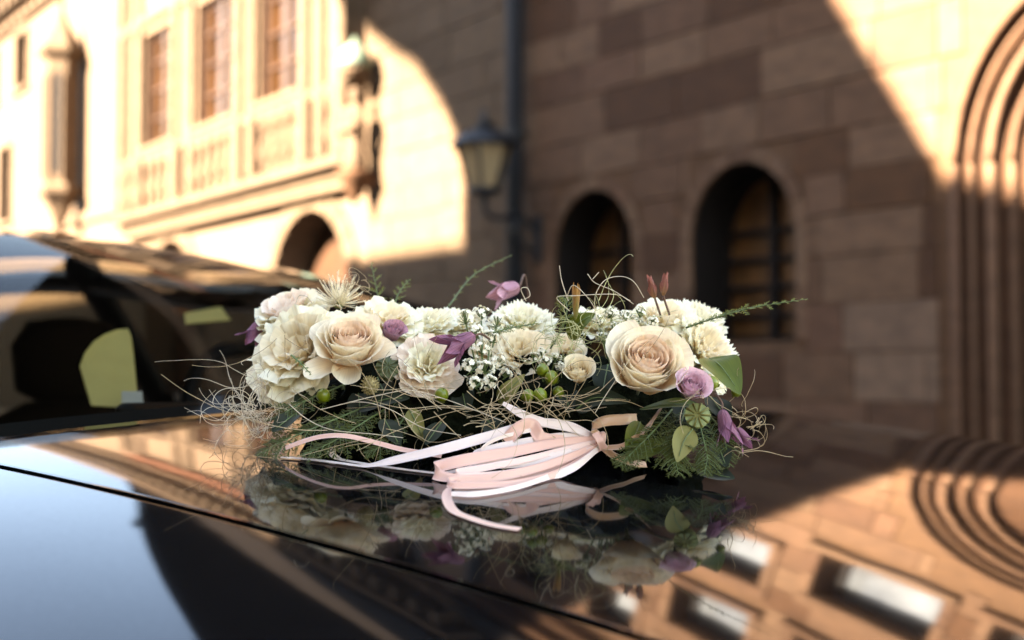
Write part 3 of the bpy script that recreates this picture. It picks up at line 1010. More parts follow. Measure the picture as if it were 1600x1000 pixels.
# ------------------------------------------------------------------ flowers
def petal_mat(name, base, edge, trans=.28, streak=0.0, mid=.45, rough=.55, tint=None):
    """petal: its own colour runs from the foot (UV v = 0) to the rim, with faint veins along it"""
    m = bpy.data.materials.new(name)
    m.use_nodes = True
    t = m.node_tree
    b = t.nodes['Principled BSDF']
    b.inputs['Roughness'].default_value = rough
    b.inputs['Specular IOR Level'].default_value = .25
    b.inputs['Sheen Weight'].default_value = .15
    uv = t.nodes.new('ShaderNodeUVMap')
    sp = t.nodes.new('ShaderNodeSeparateXYZ')
    t.links.new(uv.outputs[0], sp.inputs[0])
    r = t.nodes.new('ShaderNodeValToRGB')
    r.color_ramp.elements[0].color = (*base, 1)
    r.color_ramp.elements[1].color = (*edge, 1)
    r.color_ramp.elements[0].position = .12
    r.color_ramp.elements[1].position = mid + .4
    t.links.new(sp.outputs['Y'], r.inputs['Fac'])
    wv = t.nodes.new('ShaderNodeTexNoise')
    mp = t.nodes.new('ShaderNodeMapping')
    mp.inputs['Scale'].default_value = (26, 1.6, 1)
    wv.inputs['Scale'].default_value = 1.0
    wv.inputs['Detail'].default_value = 3
    t.links.new(uv.outputs[0], mp.inputs['Vector'])
    t.links.new(mp.outputs['Vector'], wv.inputs['Vector'])
    mr = t.nodes.new('ShaderNodeMapRange')
    mr.inputs['From Min'].default_value = .3
    mr.inputs['From Max'].default_value = .7
    mr.inputs['To Min'].default_value = 1 - .10 - streak
    mr.inputs['To Max'].default_value = 1.05 + streak * .6
    t.links.new(wv.outputs['Fac'], mr.inputs['Value'])
    mx = t.nodes.new('ShaderNodeMix')
    mx.data_type = 'RGBA'
    mx.blend_type = 'MULTIPLY'
    mx.inputs['Factor'].default_value = 1
    t.links.new(r.outputs['Color'], mx.inputs['A'])
    t.links.new(mr.outputs['Result'], mx.inputs['B'])
    t.links.new(mx.outputs['Result'], b.inputs['Base Color'])
    bp = t.nodes.new('ShaderNodeBump')
    bp.inputs['Strength'].default_value = .12
    bp.inputs['Distance'].default_value = .001
    t.links.new(wv.outputs['Fac'], bp.inputs['Height'])
    t.links.new(bp.outputs['Normal'], b.inputs['Normal'])
    tl = t.nodes.new('ShaderNodeBsdfTranslucent')
    t.links.new(mx.outputs['Result'], tl.inputs['Color'])
    ms = t.nodes.new('ShaderNodeMixShader')
    ms.inputs[0].default_value = trans
    t.links.new(b.outputs[0], ms.inputs[1])
    t.links.new(tl.outputs[0], ms.inputs[2])
    t.links.new(ms.outputs[0], t.nodes['Material Output'].inputs['Surface'])
    return m

M['peach_in'] = petal_mat('peach_petal_heart', (.93, .52, .26), (.96, .74, .53), trans=.34)
M['peach_out'] = petal_mat('peach_petal_outer', (.94, .62, .34), (.97, .85, .64), trans=.34)
M['white_petal'] = petal_mat('white_petal', (.92, .77, .44), (.97, .90, .68), trans=.34)
M['cream_petal'] = petal_mat('cream_petal', (.90, .68, .36), (.95, .82, .58), trans=.34)
M['blush_petal'] = petal_mat('blush_petal', (.92, .60, .36), (.96, .80, .64), trans=.34)
M['pink_petal'] = petal_mat('pink_petal', (.66, .30, .34), (.80, .50, .56))
M['pink_out'] = petal_mat('pink_petal_outer', (.72, .36, .40), (.86, .60, .64))
M['purple_petal'] = petal_mat('purple_petal', (.34, .13, .18), (.27, .095, .155), streak=.45)
M['mauve_petal'] = petal_mat('mauve_petal', (.50, .24, .28), (.56, .29, .34), streak=.25)
M['red_bud'] = petal_mat('red_bud', (.34, .17, .07), (.33, .11, .08), streak=.3)
M['amber_bud'] = petal_mat('amber_bud', (.24, .22, .05), (.42, .20, .05), streak=.2)
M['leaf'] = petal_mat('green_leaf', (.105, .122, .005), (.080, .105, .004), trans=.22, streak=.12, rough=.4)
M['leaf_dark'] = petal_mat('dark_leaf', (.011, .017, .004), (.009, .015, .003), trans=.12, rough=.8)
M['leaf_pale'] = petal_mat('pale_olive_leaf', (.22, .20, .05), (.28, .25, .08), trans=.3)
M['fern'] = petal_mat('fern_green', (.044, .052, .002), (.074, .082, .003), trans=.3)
M['fern_light'] = petal_mat('light_fern_green', (.14, .145, .010), (.21, .20, .022), trans=.25)
M['stem'] = plain('green_stem', (.10, .14, .04), .5, noise=.2, scale=200)
M['stem_brown'] = plain('brown_stem', (.10, .045, .025), .6, noise=.2, scale=200)
M['fibre'] = plain('sisal_fibre', (.46, .33, .18), .6, noise=.25, scale=120)
M['fibre_pale'] = plain('pale_sisal_fibre', (.58, .47, .33), .6, noise=.2, scale=120)
M['fibre_green'] = plain('greenish_sisal_fibre', (.42, .40, .17), .6, noise=.3, scale=90)
M['berry'] = plain('green_berry', (.14, .17, .008), .28, noise=.2, scale=150)
M['capsule'] = plain('seed_capsule_green', (.20, .23, .07), .55, noise=.25, scale=200)
M['capsule_dark'] = plain('seed_capsule_olive', (.085, .10, .035), .6, noise=.25, scale=200)
M['cone'] = plain('bristly_seed_head', (.28, .21, .08), .7, noise=.4, scale=400)
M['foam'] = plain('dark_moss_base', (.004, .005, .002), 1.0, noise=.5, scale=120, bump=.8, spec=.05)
M['stamen'] = plain('cream_stamen', (.84, .72, .50), .6, noise=.15, scale=100)
M['floret'] = plain('white_floret', (.88, .81, .62), .6, noise=.10, scale=300)
M['floret_core'] = plain('floret_core', (.55, .47, .25), .6, noise=.2, scale=300)

def satin(name, col):
    m, t, b = mat_new(name)
    b.inputs['Base Color'].default_value = (*col, 1)
    b.inputs['Roughness'].default_value = .30
    b.inputs['Sheen Weight'].default_value = .4
    b.inputs['Anisotropic'].default_value = .5
    tc = t.nodes.new('ShaderNodeTexCoord')
    nz = t.nodes.new('ShaderNodeTexNoise')
    nz.inputs['Scale'].default_value = 900
    t.links.new(tc.outputs['Object'], nz.inputs['Vector'])
    bp = t.nodes.new('ShaderNodeBump')
    bp.inputs['Strength'].default_value = .12
    bp.inputs['Distance'].default_value = .0005
    t.links.new(nz.outputs['Fac'], bp.inputs['Height'])
    t.links.new(bp.outputs['Normal'], b.inputs['Normal'])
    tl = t.nodes.new('ShaderNodeBsdfTranslucent')
    tl.inputs['Color'].default_value = (*col, 1)
    ms = t.nodes.new('ShaderNodeMixShader')
    ms.inputs[0].default_value = .18
    t.links.new(b.outputs[0], ms.inputs[1])
    t.links.new(tl.outputs[0], ms.inputs[2])
    t.links.new(ms.outputs[0], t.nodes['Material Output'].inputs['Surface'])
    return m
M['satin_pink'] = satin('pink_satin', (.78, .44, .33))
M['satin_white'] = satin('white_satin', (.82, .63, .54))
M['satin_tan2'] = satin('blush_satin', (.84, .56, .46))
M['satin_tan'] = satin('tan_satin', (.58, .32, .17))

SETBACK = .045      # the arrangement stands this far back on the bonnet
at_ = at
def at(px, py, Y):
    return at_(px, py, Y + SETBACK)

random.seed(11)
PXM = 1.042 / FPX       # metres per pixel and metre of distance

def frame_to(axis):
    """rotation that carries +Z onto axis"""
    return Vector(axis).normalized().to_track_quat('Z', 'Y').to_euler()

def petal(L, W, phi, rho, r0=0.0, ruffle=0.0, freq=2.0, notch=0.0, lip=0.0, point=0.0, nu=7, nv=7, wexp=.6, seed=0, round_=.25, zoff=0.0, rim=0.0):
    """one petal in the frame of its flower: it starts at the axis, leans out by phi(v), wraps round by radius rho"""
    rnd = random.Random(seed)
    ph1, ph2 = rnd.uniform(0, 6.28), rnd.uniform(0, 6.28)
    asym = rnd.uniform(-.10, .10)
    V, UV = [], []
    for j in range(nv):
        pass
    us = [-1 + 2 * i / (nu - 1) for i in range(nu)]
    vsx = [j / (nv - 1) for j in range(nv)]
    for i, u in enumerate(us):
        zz = (1 if i % 2 else -1)
        Lu = L * (1 - round_ * abs(u) ** 2.6 + point * max(0, 1 - abs(u) * 1.6) + asym * u + notch * zz * .5)
        x, z = r0, zoff
        pv = 0.0
        for j, v in enumerate(vsx):
            if j > 0:
                vm = (v + pv) / 2
                p = phi(vm)
                x += math.sin(p) * Lu * (v - pv)
                z += math.cos(p) * Lu * (v - pv)
            pv = v
            p = phi(v) + lip * max(0, (v - .72) / .28) ** 1.5
            if lip and j > 0 and v > .72:
                dl = lip * ((v - .72) / .28) ** 1.5
                x += math.sin(dl) * Lu * .06
                z -= (1 - math.cos(dl)) * Lu * .08
            wv = W * (max(v, .04) ** wexp) * (1 - .12 * v ** 4)
            psi = u * wv / rho
            psi = max(-2.6, min(2.6, psi))
            y = rho * math.sin(psi)
            inn = rho * (1 - math.cos(psi))
            rf = ruffle * v * v * (math.sin(freq * math.pi * u + ph1) * .65 + math.sin(freq * 1.9 * math.pi * u + ph2) * .35) * L
            rf += rim * L * max(0, v - .8) * 5 * (-1)
            inn += rf
            V.append((x - math.cos(p) * inn, y, z + math.sin(p) * inn))
            UV.append((u * .5 + .5, v))
    return V, grid_faces(nu, nv), UV

def rot_z(vf, ang):
    c, s = math.cos(ang), math.sin(ang)
    V = [(c * x - s * y, s * x + c * y, z) for x, y, z in vf[0]]
    return V, vf[1]

def add_petal(root, p, ang, mat, scale, name='petal'):
    V, Fc, UV = p
    V, Fc = rot_z((V, Fc), ang)
    V = [(x * scale, y * scale, z * scale) for x, y, z in V]
    return build(name, (V, Fc), mat, root, True, UV)

def bloom_root(name, px, py, Y, axis, depth, label, cat='flower', group=None):
    """depth: how far the foot of the bloom lies behind its visible face along the axis"""
    a = Vector(axis).normalized()
    c = at(px, py, Y) - a * depth
    return empty(name, c, frame_to(a), label, cat, group)

def rose(px, py, Y, rpx, axis, label, inner, outer, n=27, openness=1.0, name='rose', seed=1, extra=()):
    R = rpx * Y * PXM
    sc = R / 1.05
    root = bloom_root(name, px, py, Y, axis, sc * .62, label)
    rnd = random.Random(seed)
    for i in range(n):
        f = i / (n - 1)
        start = rad(14 + 66 * f ** .8 * openness)
        end = rad(-7 + 12 * f * openness + (16 * (f - .75) * 4 if f > .75 else 0))
        L = 1.18 + .30 * f + rnd.uniform(-.04, .04) - .10 * max(0, .35 - f)
        rr = .07 + .80 * f ** .85
        rho = max(.10, rr * rnd.uniform(.95, 1.12))
        wang = 1.9 - .45 * f
        lip = .10 + .95 * f ** 1.6
        phi = lambda v, s=start, e=end: s * (1 - v) ** 1.15 + e * (1 - (1 - v) ** 1.15)
        p = petal(L, rho * wang * .74 if f > .2 else rho * wang * .8, phi, rho, 0.0, .02 + .02 * f, 1.3, 0, lip, .03 * f, 9, 9, .36, seed * 100 + i, .14 + .12 * f)
        add_petal(root, p, i * 2.39996 + rnd.uniform(-.15, .15), inner if f < .55 else outer, sc)
    m3 = root.rotation_euler.to_matrix().inverted()
    for k, (dr, L, s_, e_, rh, lp) in enumerate(extra):
        d = m3 @ Vector(dr)
        p = petal(L, rh * .95, lambda v, s=rad(s_), e=rad(e_): s + (e - s) * v, rh, 0.0, .03, 1.3, 0, lp, .06, 9, 9, .42, seed * 100 + 90 + k, .22)
        add_petal(root, p, math.atan2(d.y, d.x), outer, sc)
    build('calyx', moved(lathe([(.04, -.55), (.06, -.25), (.16, -.12), (.22, .02), (.12, .10)], 8), (0, 0, 0), Matrix.Scale(sc, 3)), M['leaf'], root, True)
    return root

def ruffled(px, py, Y, rpx, axis, label, mat, mat_in=None, n=44, ruffle=.09, notch=0.0, name='peony', seed=1, wide=.52, spread=100, freq=2.0, squash=.75):
    """full double bloom: petals fan out from the foot, their rims make the dome"""
    R = rpx * Y * PXM
    sc = R
    root = bloom_root(name, px, py, Y, axis, sc * .35, label)
    rnd = random.Random(seed)
    for i in range(n):
        f = i / (n - 1)
        tilt = rad(6 + (spread - 6) * f ** .62 + rnd.uniform(-7, 7))
        L = (1.0 - .12 * (1 - f)) * rnd.uniform(.90, 1.06)
        if tilt < rad(55): L *= squash + (1 - squash) * tilt / rad(55)
        start = tilt * .55
        bend = rnd.uniform(-.12, .30)
        phi = lambda v, s=start, e=tilt, b_=bend: s + (e - s) * v + b_ * max(0, v - .6)
        p = petal(L, wide * (.55 + .45 * f) * rnd.uniform(.85, 1.15), phi, rnd.uniform(.45, .8), .02, ruffle * rnd.uniform(.6, 1.3), freq, notch, rnd.uniform(-.5, .55), 0, 9 if notch == 0 else 11, 7, .62, seed * 200 + i, .16)
        add_petal(root, p, i * 2.39996 + rnd.uniform(-.2, .2), (mat_in or mat) if f < .35 else mat, sc)
    return root

def bell(px, py, Y, lpx, axis, label, mat, n=5, flare=1.1, wide=.34, name='clematis', seed=1, closed=False, stem=None, depth=0.0, spreadfirst=75):
    """drooping clematis: axis is the way the bell opens"""
    sc = lpx * Y * PXM
    root = bloom_root(name, px, py, Y, axis, depth * sc, label)
    rnd = random.Random(seed)
    for i in range(n):
        fl = flare * rnd.uniform(.7, 1.25)
        s0 = rad(spreadfirst)
        def phi(v, fl=fl):
            if v < .25: return s0 * (1 - v / .25) + .12 * v / .25
            return .12 + fl * max(0, (v - .5) / .5) ** 1.6 * (0 if closed else 1) - (.16 * v if closed else 0)
        p = petal(1.0 * rnd.uniform(.9, 1.08), wide, phi, .30 if not closed else .22, .0, .05, 1.5, 0, 0, .30, 7, 9, .45, seed * 300 + i, .42)
        add_petal(root, p, 2 * math.pi * i / n + rnd.uniform(-.15, .15), mat, sc)
    if stem:
        inv = root.matrix_basis.inverted() if False else None
        loc = Vector(root.location)
        m3 = root.rotation_euler.to_matrix().inverted()
        pts = [m3 @ (at(*q) - loc) for q in stem]
        build('stem', tube(spline([Vector((0, 0, 0))] + pts, 12), .0011, 5), M['stem_brown'], root, True)
    return root

UP = (0, -.35, .95)
# large blooms -------------------------------------------------------
ruffled(452, 492, 1.205, 69, (-.30, -.45, .85), 'white double bloom at the far left, behind the biggest white one', M['white_petal'], M['blush_petal'], 40, .06, 0, 'peony', 2, .6)
ruffled(468, 552, 1.135, 94, (-.38, -.78, .50), 'biggest ruffled white peony, left of the left peach rose', M['white_petal'], M['cream_petal'], 58, .085, 0, 'peony', 3, .50, 104)
ruffled(606, 505, 1.175, 65, (.12, -.50, .85), 'cream white bloom just behind and right of the left peach rose', M['white_petal'], M['cream_petal'], 42, .07, 0, 'peony', 4, .55)
ruffled(668, 572, 1.105, 60, (.05, -.85, .45), 'blush pink peony in the middle left of the arrangement', M['blush_petal'], M['white_petal'], 46, .08, 0, 'peony', 5, .5)
ruffled(665, 510, 1.19, 54, (.0, -.5, .85), 'small white bloom behind the blush pink peony', M['white_petal'], None, 34, .08, .05, 'carnation', 6, .45)
ruffled(815, 508, 1.20, 62, (.05, -.45, .88), 'white bloom with crinkled rim on top in the centre', M['white_petal'], None, 50, .07, .10, 'carnation', 7, .42, 95, 3.0)
ruffled(815, 552, 1.14, 56, (.0, -.70, .65), 'soft cream bloom below the central white one', M['cream_petal'], M['cream_petal'], 36, .06, 0, 'peony', 8, .55)
ruffled(935, 505, 1.215, 54, (0, -.4, .9), 'white bloom half hidden behind the grassy tuft', M['white_petal'], None, 36, .07, .05, 'carnation', 9, .45)
ruffled(1038, 505, 1.165, 65, (.05, -.5, .85), 'white bloom directly behind the right peach rose', M['white_petal'], M['cream_petal'], 40, .06, 0, 'peony', 10, .55)
ruffled(1084, 500, 1.215, 56, (.15, -.35, .9), 'white bloom on top at the right, farthest back', M['white_petal'], None, 44, .07, .08, 'carnation', 12, .45, 95, 3)
ruffled(1098, 548, 1.15, 74, (.55, -.62, .55), 'large fringed white carnation at the right end', M['white_petal'], M['cream_petal'], 58, .07, .10, 'carnation', 13, .42, 104, 3)
ruffled(716, 508, 1.225, 50, (0, -.4, .9), 'white bloom half hidden behind the tiny white florets', M['white_petal'], None, 38, .07, .06, 'carnation', 15, .45)
ruffled(772, 548, 1.165, 44, (0, -.6, .75), 'cream bloom tucked between the florets and the soft cream bloom', M['cream_petal'], None, 32, .06, 0, 'peony', 16, .5)
ruffled(880, 545, 1.17, 40, (0, -.6, .75), 'cream bloom deep behind the cream rosebud', M['cream_petal'], None, 30, .06, 0, 'peony', 17, .5)
rose(548, 540, 1.085, 55, (.10, -.70, .70), 'left peach rose with drooping lower petals', M['peach_in'], M['peach_out'], 34, .93, 'rose', 2, [((-.75, -.2, -.6), 1.45, 80, 84, .55, .7), ((-.1, -.2, -.95), 1.15, 92, 60, .6, .9), ((.9, -.1, -.1), 1.5, 78, 40, .7, .5), ((-.9, 0, .5), 1.45, 78, 35, .8, .6)])
rose(1010, 574, 1.07, 66, (.12, -.80, .58), 'right peach rose, largest and most open of the roses', M['peach_in'], M['peach_out'], 36, .96, 'rose', 2)
rose(903, 582, 1.07, 29, (-.05, -.80, .62), 'small round cream rosebud in the centre', M['cream_petal'], M['cream_petal'], 22, .72, 'rosebud', 3)
rose(1082, 604, 1.052, 29, (.12, -.84, .52), 'small pink rose below the right peach rose', M['pink_petal'], M['pink_out'], 28, .96, 'rose', 2)
rose(612, 520, 1.13, 24, (.3, -.6, .7), 'little mauve bud right of the left peach rose', M['mauve_petal'], M['mauve_petal'], 14, .6, 'rosebud', 2)
# clematis -----------------------------------------------------------
bell(742, 524, 1.07, 58, (-.78, -.35, -.42), 'purple clematis bell hanging between the peony and the white florets', M['purple_petal'], 5, 1.2, .30, 'clematis', 1, stem=[(752, 522, 1.08), (765, 530, 1.10)])
bell(1128, 640, 1.08, 50, (.18, -.20, -.95), 'purple clematis bell hanging at the right end', M['purple_petal'], 5, .7, .30, 'clematis', 2, stem=[(1128, 630, 1.09), (1118, 615, 1.10)])
bell(1150, 668, 1.12, 34, (.55, -.1, -.75), 'smaller purple clematis just above the bonnet at the right end', M['purple_petal'], 4, .9, .34, 'clematis', 3)
bell(812, 448, 1.26, 46, (-.85, -.25, -.25), 'blurred pink clematis behind the central white bloom', M['mauve_petal'], 4, 1.3, .42, 'clematis', 4, stem=[(820, 430, 1.27), (826, 470, 1.28)])
bell(410, 500, 1.2, 40, (-.5, -.2, -.8), 'dark purple clematis at the far left edge', M['purple_petal'], 4, .9, .34, 'clematis', 5)
for (bx, by, by2, ax, nm) in ((1023, 466, 0, (-.25, -.1, .95), 'left one of two red brown clematis buds on the top right'), (1036, 462, 0, (.10, -.1, .98), 'right one of two red brown clematis buds on the top right')):
    bell(bx, by, 1.14, 30, ax, nm, M['red_bud'], 4, 0, .34, 'clematis_bud', bx, closed=True, stem=[(bx + 4, by + 12, 1.145), (bx + 10, by + 30, 1.15)], spreadfirst=50)
bell(899, 500, 1.11, 46, (.03, -.1, .99), 'slim amber bud standing up from the grassy tuft', M['amber_bud'], 4, 0, .12, 'clematis_bud', 77, closed=True, spreadfirst=30)

# feathery clematis seed head ----------------------------------------
def seed_tuft(px, py, Y, rpx, axis, label):
    R = rpx * Y * PXM
    root = bloom_root('seed_head', px, py, Y, axis, R * .3, label)
    rnd = random.Random(5)
    hairs = []
    for i in range(80):
        az = i * 2.39996
        tl = rad(15 + 85 * (i / 80) ** .7)
        d = Vector((math.sin(tl) * math.cos(az), math.sin(tl) * math.sin(az), math.cos(tl)))
        side = d.cross(Vector((0, 0, 1))).normalized()
        L = R * rnd.uniform(.85, 1.2)
        c = rnd.uniform(-.35, .35)
        pts = [d * (L * k / 6) + side * (c * L * (k / 6) ** 2) + Vector((0, 0, .25 * L * (k / 6) ** 2)) for k in range(7)]
        hairs.append(tube(pts, .0007, 4, .0003, cap=False))
    build('feathery_styles', merge(*hairs), M['stamen'], root, True, kind='stuff')
    build('core', moved(lathe([(.02, -.3), (.2, -.15), (.24, 0), (.15, .15), (.0, .2)], 10), (0, 0, 0), Matrix.Scale(R, 3)), M['capsule'], root, True)
    return root
seed_tuft(530, 464, 1.185, 36, (.1, -.45, .9), 'cream feathery seed head on top at the left')

# little white florets ------------------------------------------------
def floret_mesh(c, n, r, rnd):
    n = Vector(n).normalized()
    a = n.orthogonal().normalized()
    b_ = n.cross(a)
    V, Fc = [], []
    ph = rnd.uniform(0, 6)
    for k in range(5):
        t0 = ph + k * 2 * math.pi / 5
        d = a * math.cos(t0) + b_ * math.sin(t0)
        sd_ = n.cross(d)
        k0 = len(V)
        V += [c, c + d * r * .6 + sd_ * r * .42 + n * r * .25, c + d * r * 1.0 + n * r * rnd.uniform(.1, .5), c + d * r * .6 - sd_ * r * .42 + n * r * .25]
        Fc.append((k0, k0 + 3, k0 + 2, k0 + 1))
    return V, Fc
def umbel(name, clusters, label, cat, rf, n_each, seed, foot):
    rnd = random.Random(seed)
    o_ = at(*foot)
    root = empty(name, o_, (0, 0, 0), label, cat)
    fl, cores, stems = [], [], []
    for (px, py, Y, rp) in clusters:
        c = at(px, py, Y) - o_
        R = rp * Y * PXM
        stems.append(tube(spline([Vector((0, 0, 0)), c * .5 + Vector((0, 0, .004)), c - Vector((0, 0, R * .4))], 6), .0008, 4))
        for k in range(n_each):
            while True:
                d = Vector((rnd.gauss(0, 1), rnd.gauss(0, 1) - .5, rnd.gauss(0, 1) + .6))
                if d.length > .3: break
            d.normalize()
            p = c + d * R * rnd.uniform(.75, 1.05)
            fl.append(floret_mesh(p, d, rf * rnd.uniform(.75, 1.2), rnd))
            fl.append(floret_mesh(p + d * rf * .35, d, rf * rnd.uniform(.45, .7), rnd))
            stems.append(tube([c - Vector((0, 0, R * .4)), p], .0004, 3, cap=False))
    build('florets', merge(*fl), M['floret'], root, kind='stuff')
    build('stalks', merge(*stems), M['stem'], root, kind='stuff')
    return root
umbel('white_filler_flower', [(728, 500, 1.13, 15), (752, 494, 1.14, 16), (776, 505, 1.15, 14), (742, 522, 1.12, 15), (766, 530, 1.12, 14), (753, 548, 1.10, 15), (735, 575, 1.09, 14), (757, 578, 1.09, 15), (778, 566, 1.10, 13), (742, 600, 1.08, 13), (765, 598, 1.085, 11), (790, 586, 1.10, 9)],
      'cluster of tiny white filler florets beside the purple clematis', 'flower', .0026, 17, 3, (755, 640, 1.12))
umbel('lace_flower', [(935, 500, 1.13, 12), (955, 492, 1.13, 13), (978, 498, 1.13, 14), (1000, 492, 1.14, 13), (1020, 505, 1.13, 12), (962, 515, 1.12, 13), (990, 516, 1.11, 13), (940, 525, 1.12, 10), (1010, 522, 1.11, 9)],
      'airy white lace flower left behind the right peach rose', 'flower', .0016, 26, 5, (965, 620, 1.15))
umbel('lace_flower', [(835, 560, 1.10, 9), (852, 566, 1.09, 9), (868, 560, 1.10, 9), (846, 552, 1.11, 9), (875, 572, 1.09, 7)],
      'small white lace flower left above the cream rosebud', 'flower', .0016, 20, 6, (855, 620, 1.12))

# berries -------------------------------------------------------------
def berry(px, py, Y, rpx, label, seed):
    R = rpx * Y * PXM
    rnd = random.Random(seed)
    ax = Vector((rnd.uniform(-.5, .5), -.5, rnd.uniform(.2, .8)))
    root = bloom_root('green_berry', px, py, Y, ax, 0, label, 'berry', 'green berries')
    prof = [(R * math.sin(math.pi * k / 8) * (1 - .08 * (k == 7)), -R * 1.08 * math.cos(math.pi * k / 8)) for k in range(9)]
    build('fruit', lathe(prof, 12), M['berry'], root, True)
    build('tip', lathe([(R * .12, R * .98), (R * .05, R * 1.2), (0, R * 1.25)], 5), M['stem_brown'], root)
    sep = []
    for k in range(5):
        a = 2 * math.pi * k / 5
        d = Vector((math.cos(a), math.sin(a), 0)); s_ = Vector((-math.sin(a), math.cos(a), 0))
        k0 = len(sep)
        sep.append(([Vector((0, 0, -R * 1.1)), d * R * .8 + s_ * R * .3 + Vector((0, 0, -R * .9)), d * R * 1.15 + Vector((0, 0, -R * .5)), d * R * .8 - s_ * R * .3 + Vector((0, 0, -R * .9))], [(0, 1, 2, 3)]))
    build('calyx', merge(*sep), M['leaf'], root)
for i, (x, y, Y, r, lb) in enumerate([(848, 578, 1.075, 10, 'uppermost of the green berries left of the cream rosebud'), (862, 590, 1.07, 11, 'green berry closest to the left side of the cream rosebud'), (825, 618, 1.06, 10, 'lower left one of the paired green berries under the rosebud'), (844, 617, 1.06, 11, 'lower right one of the paired green berries under the rosebud'), (872, 612, 1.075, 9, 'shaded green berry under the cream rosebud'), (505, 618, 1.09, 11, 'dark green berry below the left peach rose'), (690, 617, 1.08, 11, 'yellow green berry under the blush pink peony'), (1112, 598, 1.06, 11, 'green berry in front of the round leaf at the right'), (1150, 612, 1.09, 8, 'green berry at the lower tip of the round leaf')]):
    berry(x, y, Y, r, lb, i)

# seed heads ----------------------------------------------------------
def capsule(px, py, Y, rpx, axis, label, mat):
    R = rpx * Y * PXM
    root = bloom_root('poppy_seed_head', px, py, Y, axis, 0, label, 'seed head')
    build('capsule', moved(lathe([(.15, -1.7), (.3, -1.5), (.75, -1.1), (.92, -.6), (.8, -.2), (.6, -.05)], 12), (0, 0, 0), Matrix.Scale(R, 3)), mat, root, True)
    build('disc', moved(lathe([(.5, -.10), (.95, -.03), (1.0, .02), (.4, .10), (0, .16)], 20), (0, 0, 0), Matrix.Scale(R, 3)), mat, root)
    for k in range(10):
        a = 2 * math.pi * k / 10
        d = Vector((math.cos(a), math.sin(a), 0))
        build('ray', moved(tube([d * .05 + Vector((0, 0, .17)), d * .5 + Vector((0, 0, .13)), d * 1.03 + Vector((0, 0, .04))], .085, 5, .11), (0, 0, 0), Matrix.Scale(R, 3)), M['leaf_pale'] if mat is M['capsule'] else mat, root, True)
capsule(1090, 649, 1.05, 20, (-.05, -.92, .35), 'pale green poppy seed head below the small pink rose', M['capsule'])
capsule(606, 574, 1.10, 19, (.1, -.85, .5), 'dark olive poppy seed head right of the left peach rose', M['capsule_dark'])
def bristle(px, py, Y, rpx, label):
    R = rpx * Y * PXM
    root = bloom_root('bristly_seed_head', px, py, Y, (.1, -.8, .5), 0, label, 'seed head')
    rnd = random.Random(2)
    build('core', moved(lathe([(.1, -1.3), (.6, -.9), (.8, -.2), (.75, .4), (.4, .8), (0, .9)], 12), (0, 0, 0), Matrix.Scale(R, 3)), M['cone'], root, True)
    sp = []
    for i in range(110):
        z = 1 - 2 * (i + .5) / 110
        a = i * 2.39996
        q = math.sqrt(1 - z * z)
        d = Vector((q * math.cos(a), q * math.sin(a), z * 1.05))
        sp.append(tube([d * R * .7, d * R * 1.05], R * .09, 4, R * .03))
    build('bristles', merge(*sp), M['cone'], root, kind='stuff')
bristle(578, 602, 1.075, 15, 'brown bristly seed head under the left peach rose')

# leaves --------------------------------------------------------------
def leaf(pts, wpx, mat, label, nrm=(0, -.6, .8), fold=.25, name='leaf', group=None):
    """pts: foot to tip; broad leaf with a midrib fold"""
    P = [at(*p) for p in pts]
    o_ = P[0].copy()
    sp_ = spline([p - o_ for p in P], 14)
    Ym = pts[len(pts) // 2][2]
    w = wpx * Ym * PXM
    nrm = Vector(nrm).normalized()
    V, UV = [], []
    for i, p in enumerate(sp_):
        v = i / 14
        d = (sp_[min(i + 1, 14)] - sp_[max(i - 1, 0)]).normalized()
        s_ = d.cross(nrm).normalized()
        nn = s_.cross(d)
        ww = w * (math.sin(math.pi * min(1, v ** .75 * .97 + .02)) ** .8)
        for u in (-1, -.66, -.33, 0, .33, .66, 1):
            V.append(p + s_ * (u * ww) + nn * (fold * ww * u * u + .06 * ww * math.sin(v * 9 + u * 2)))
            UV.append((u * .5 + .5, v))
    root = empty(name, o_, (0, 0, 0), label, 'leaf', group)
    build('blade', (V, grid_faces(15, 7)), mat, root, True, UV)
    build('midrib', tube([p + nrm * .0006 for p in sp_[:13]], .0007, 5, .0003), M['stem'], root, True)
    return root
leaf([(1108, 560, 1.10), (1128, 575, 1.085), (1156, 616, 1.075)], 34, M['leaf'], 'round bright green leaf at the right end under the fringed carnation', (.3, -.8, .4))
leaf([(1082, 670, 1.05), (1068, 690, 1.045), (1058, 722, 1.04)], 20, M['leaf_pale'], 'pale olive leaf hanging below the poppy seed head', (0, -1, .1))
leaf([(1040, 690, 1.07), (1010, 705, 1.06), (975, 720, 1.05)], 16, M['leaf'], 'green leaf pointing left above the bonnet at the right', (0, -.7, .6))
leaf([(900, 640, 1.08), (930, 622, 1.07), (985, 628, 1.06)], 20, M['leaf_dark'], 'dark glossy leaf below the right peach rose', (0, -.8, .5))
leaf([(1090, 725, 1.08), (1120, 742, 1.06), (1148, 748, 1.05)], 22, M['leaf_dark'], 'dark leaf touching the bonnet at the right corner', (0, -.6, .8))
leaf([(440, 590, 1.16), (425, 615, 1.14), (412, 640, 1.13)], 18, M['leaf_dark'], 'dark leaf under the biggest white peony', (-.3, -.9, .2))
leaf([(780, 630, 1.10), (795, 610, 1.09), (820, 585, 1.09)], 14, M['leaf_pale'], 'muted green leaf among the fibres below the florets', (0, -.9, .3))
leaf([(640, 640, 1.08), (650, 660, 1.07), (662, 690, 1.07)], 13, M['leaf_pale'], 'narrow brownish leaf in the front tangle of fibres', (0, -1, .1))
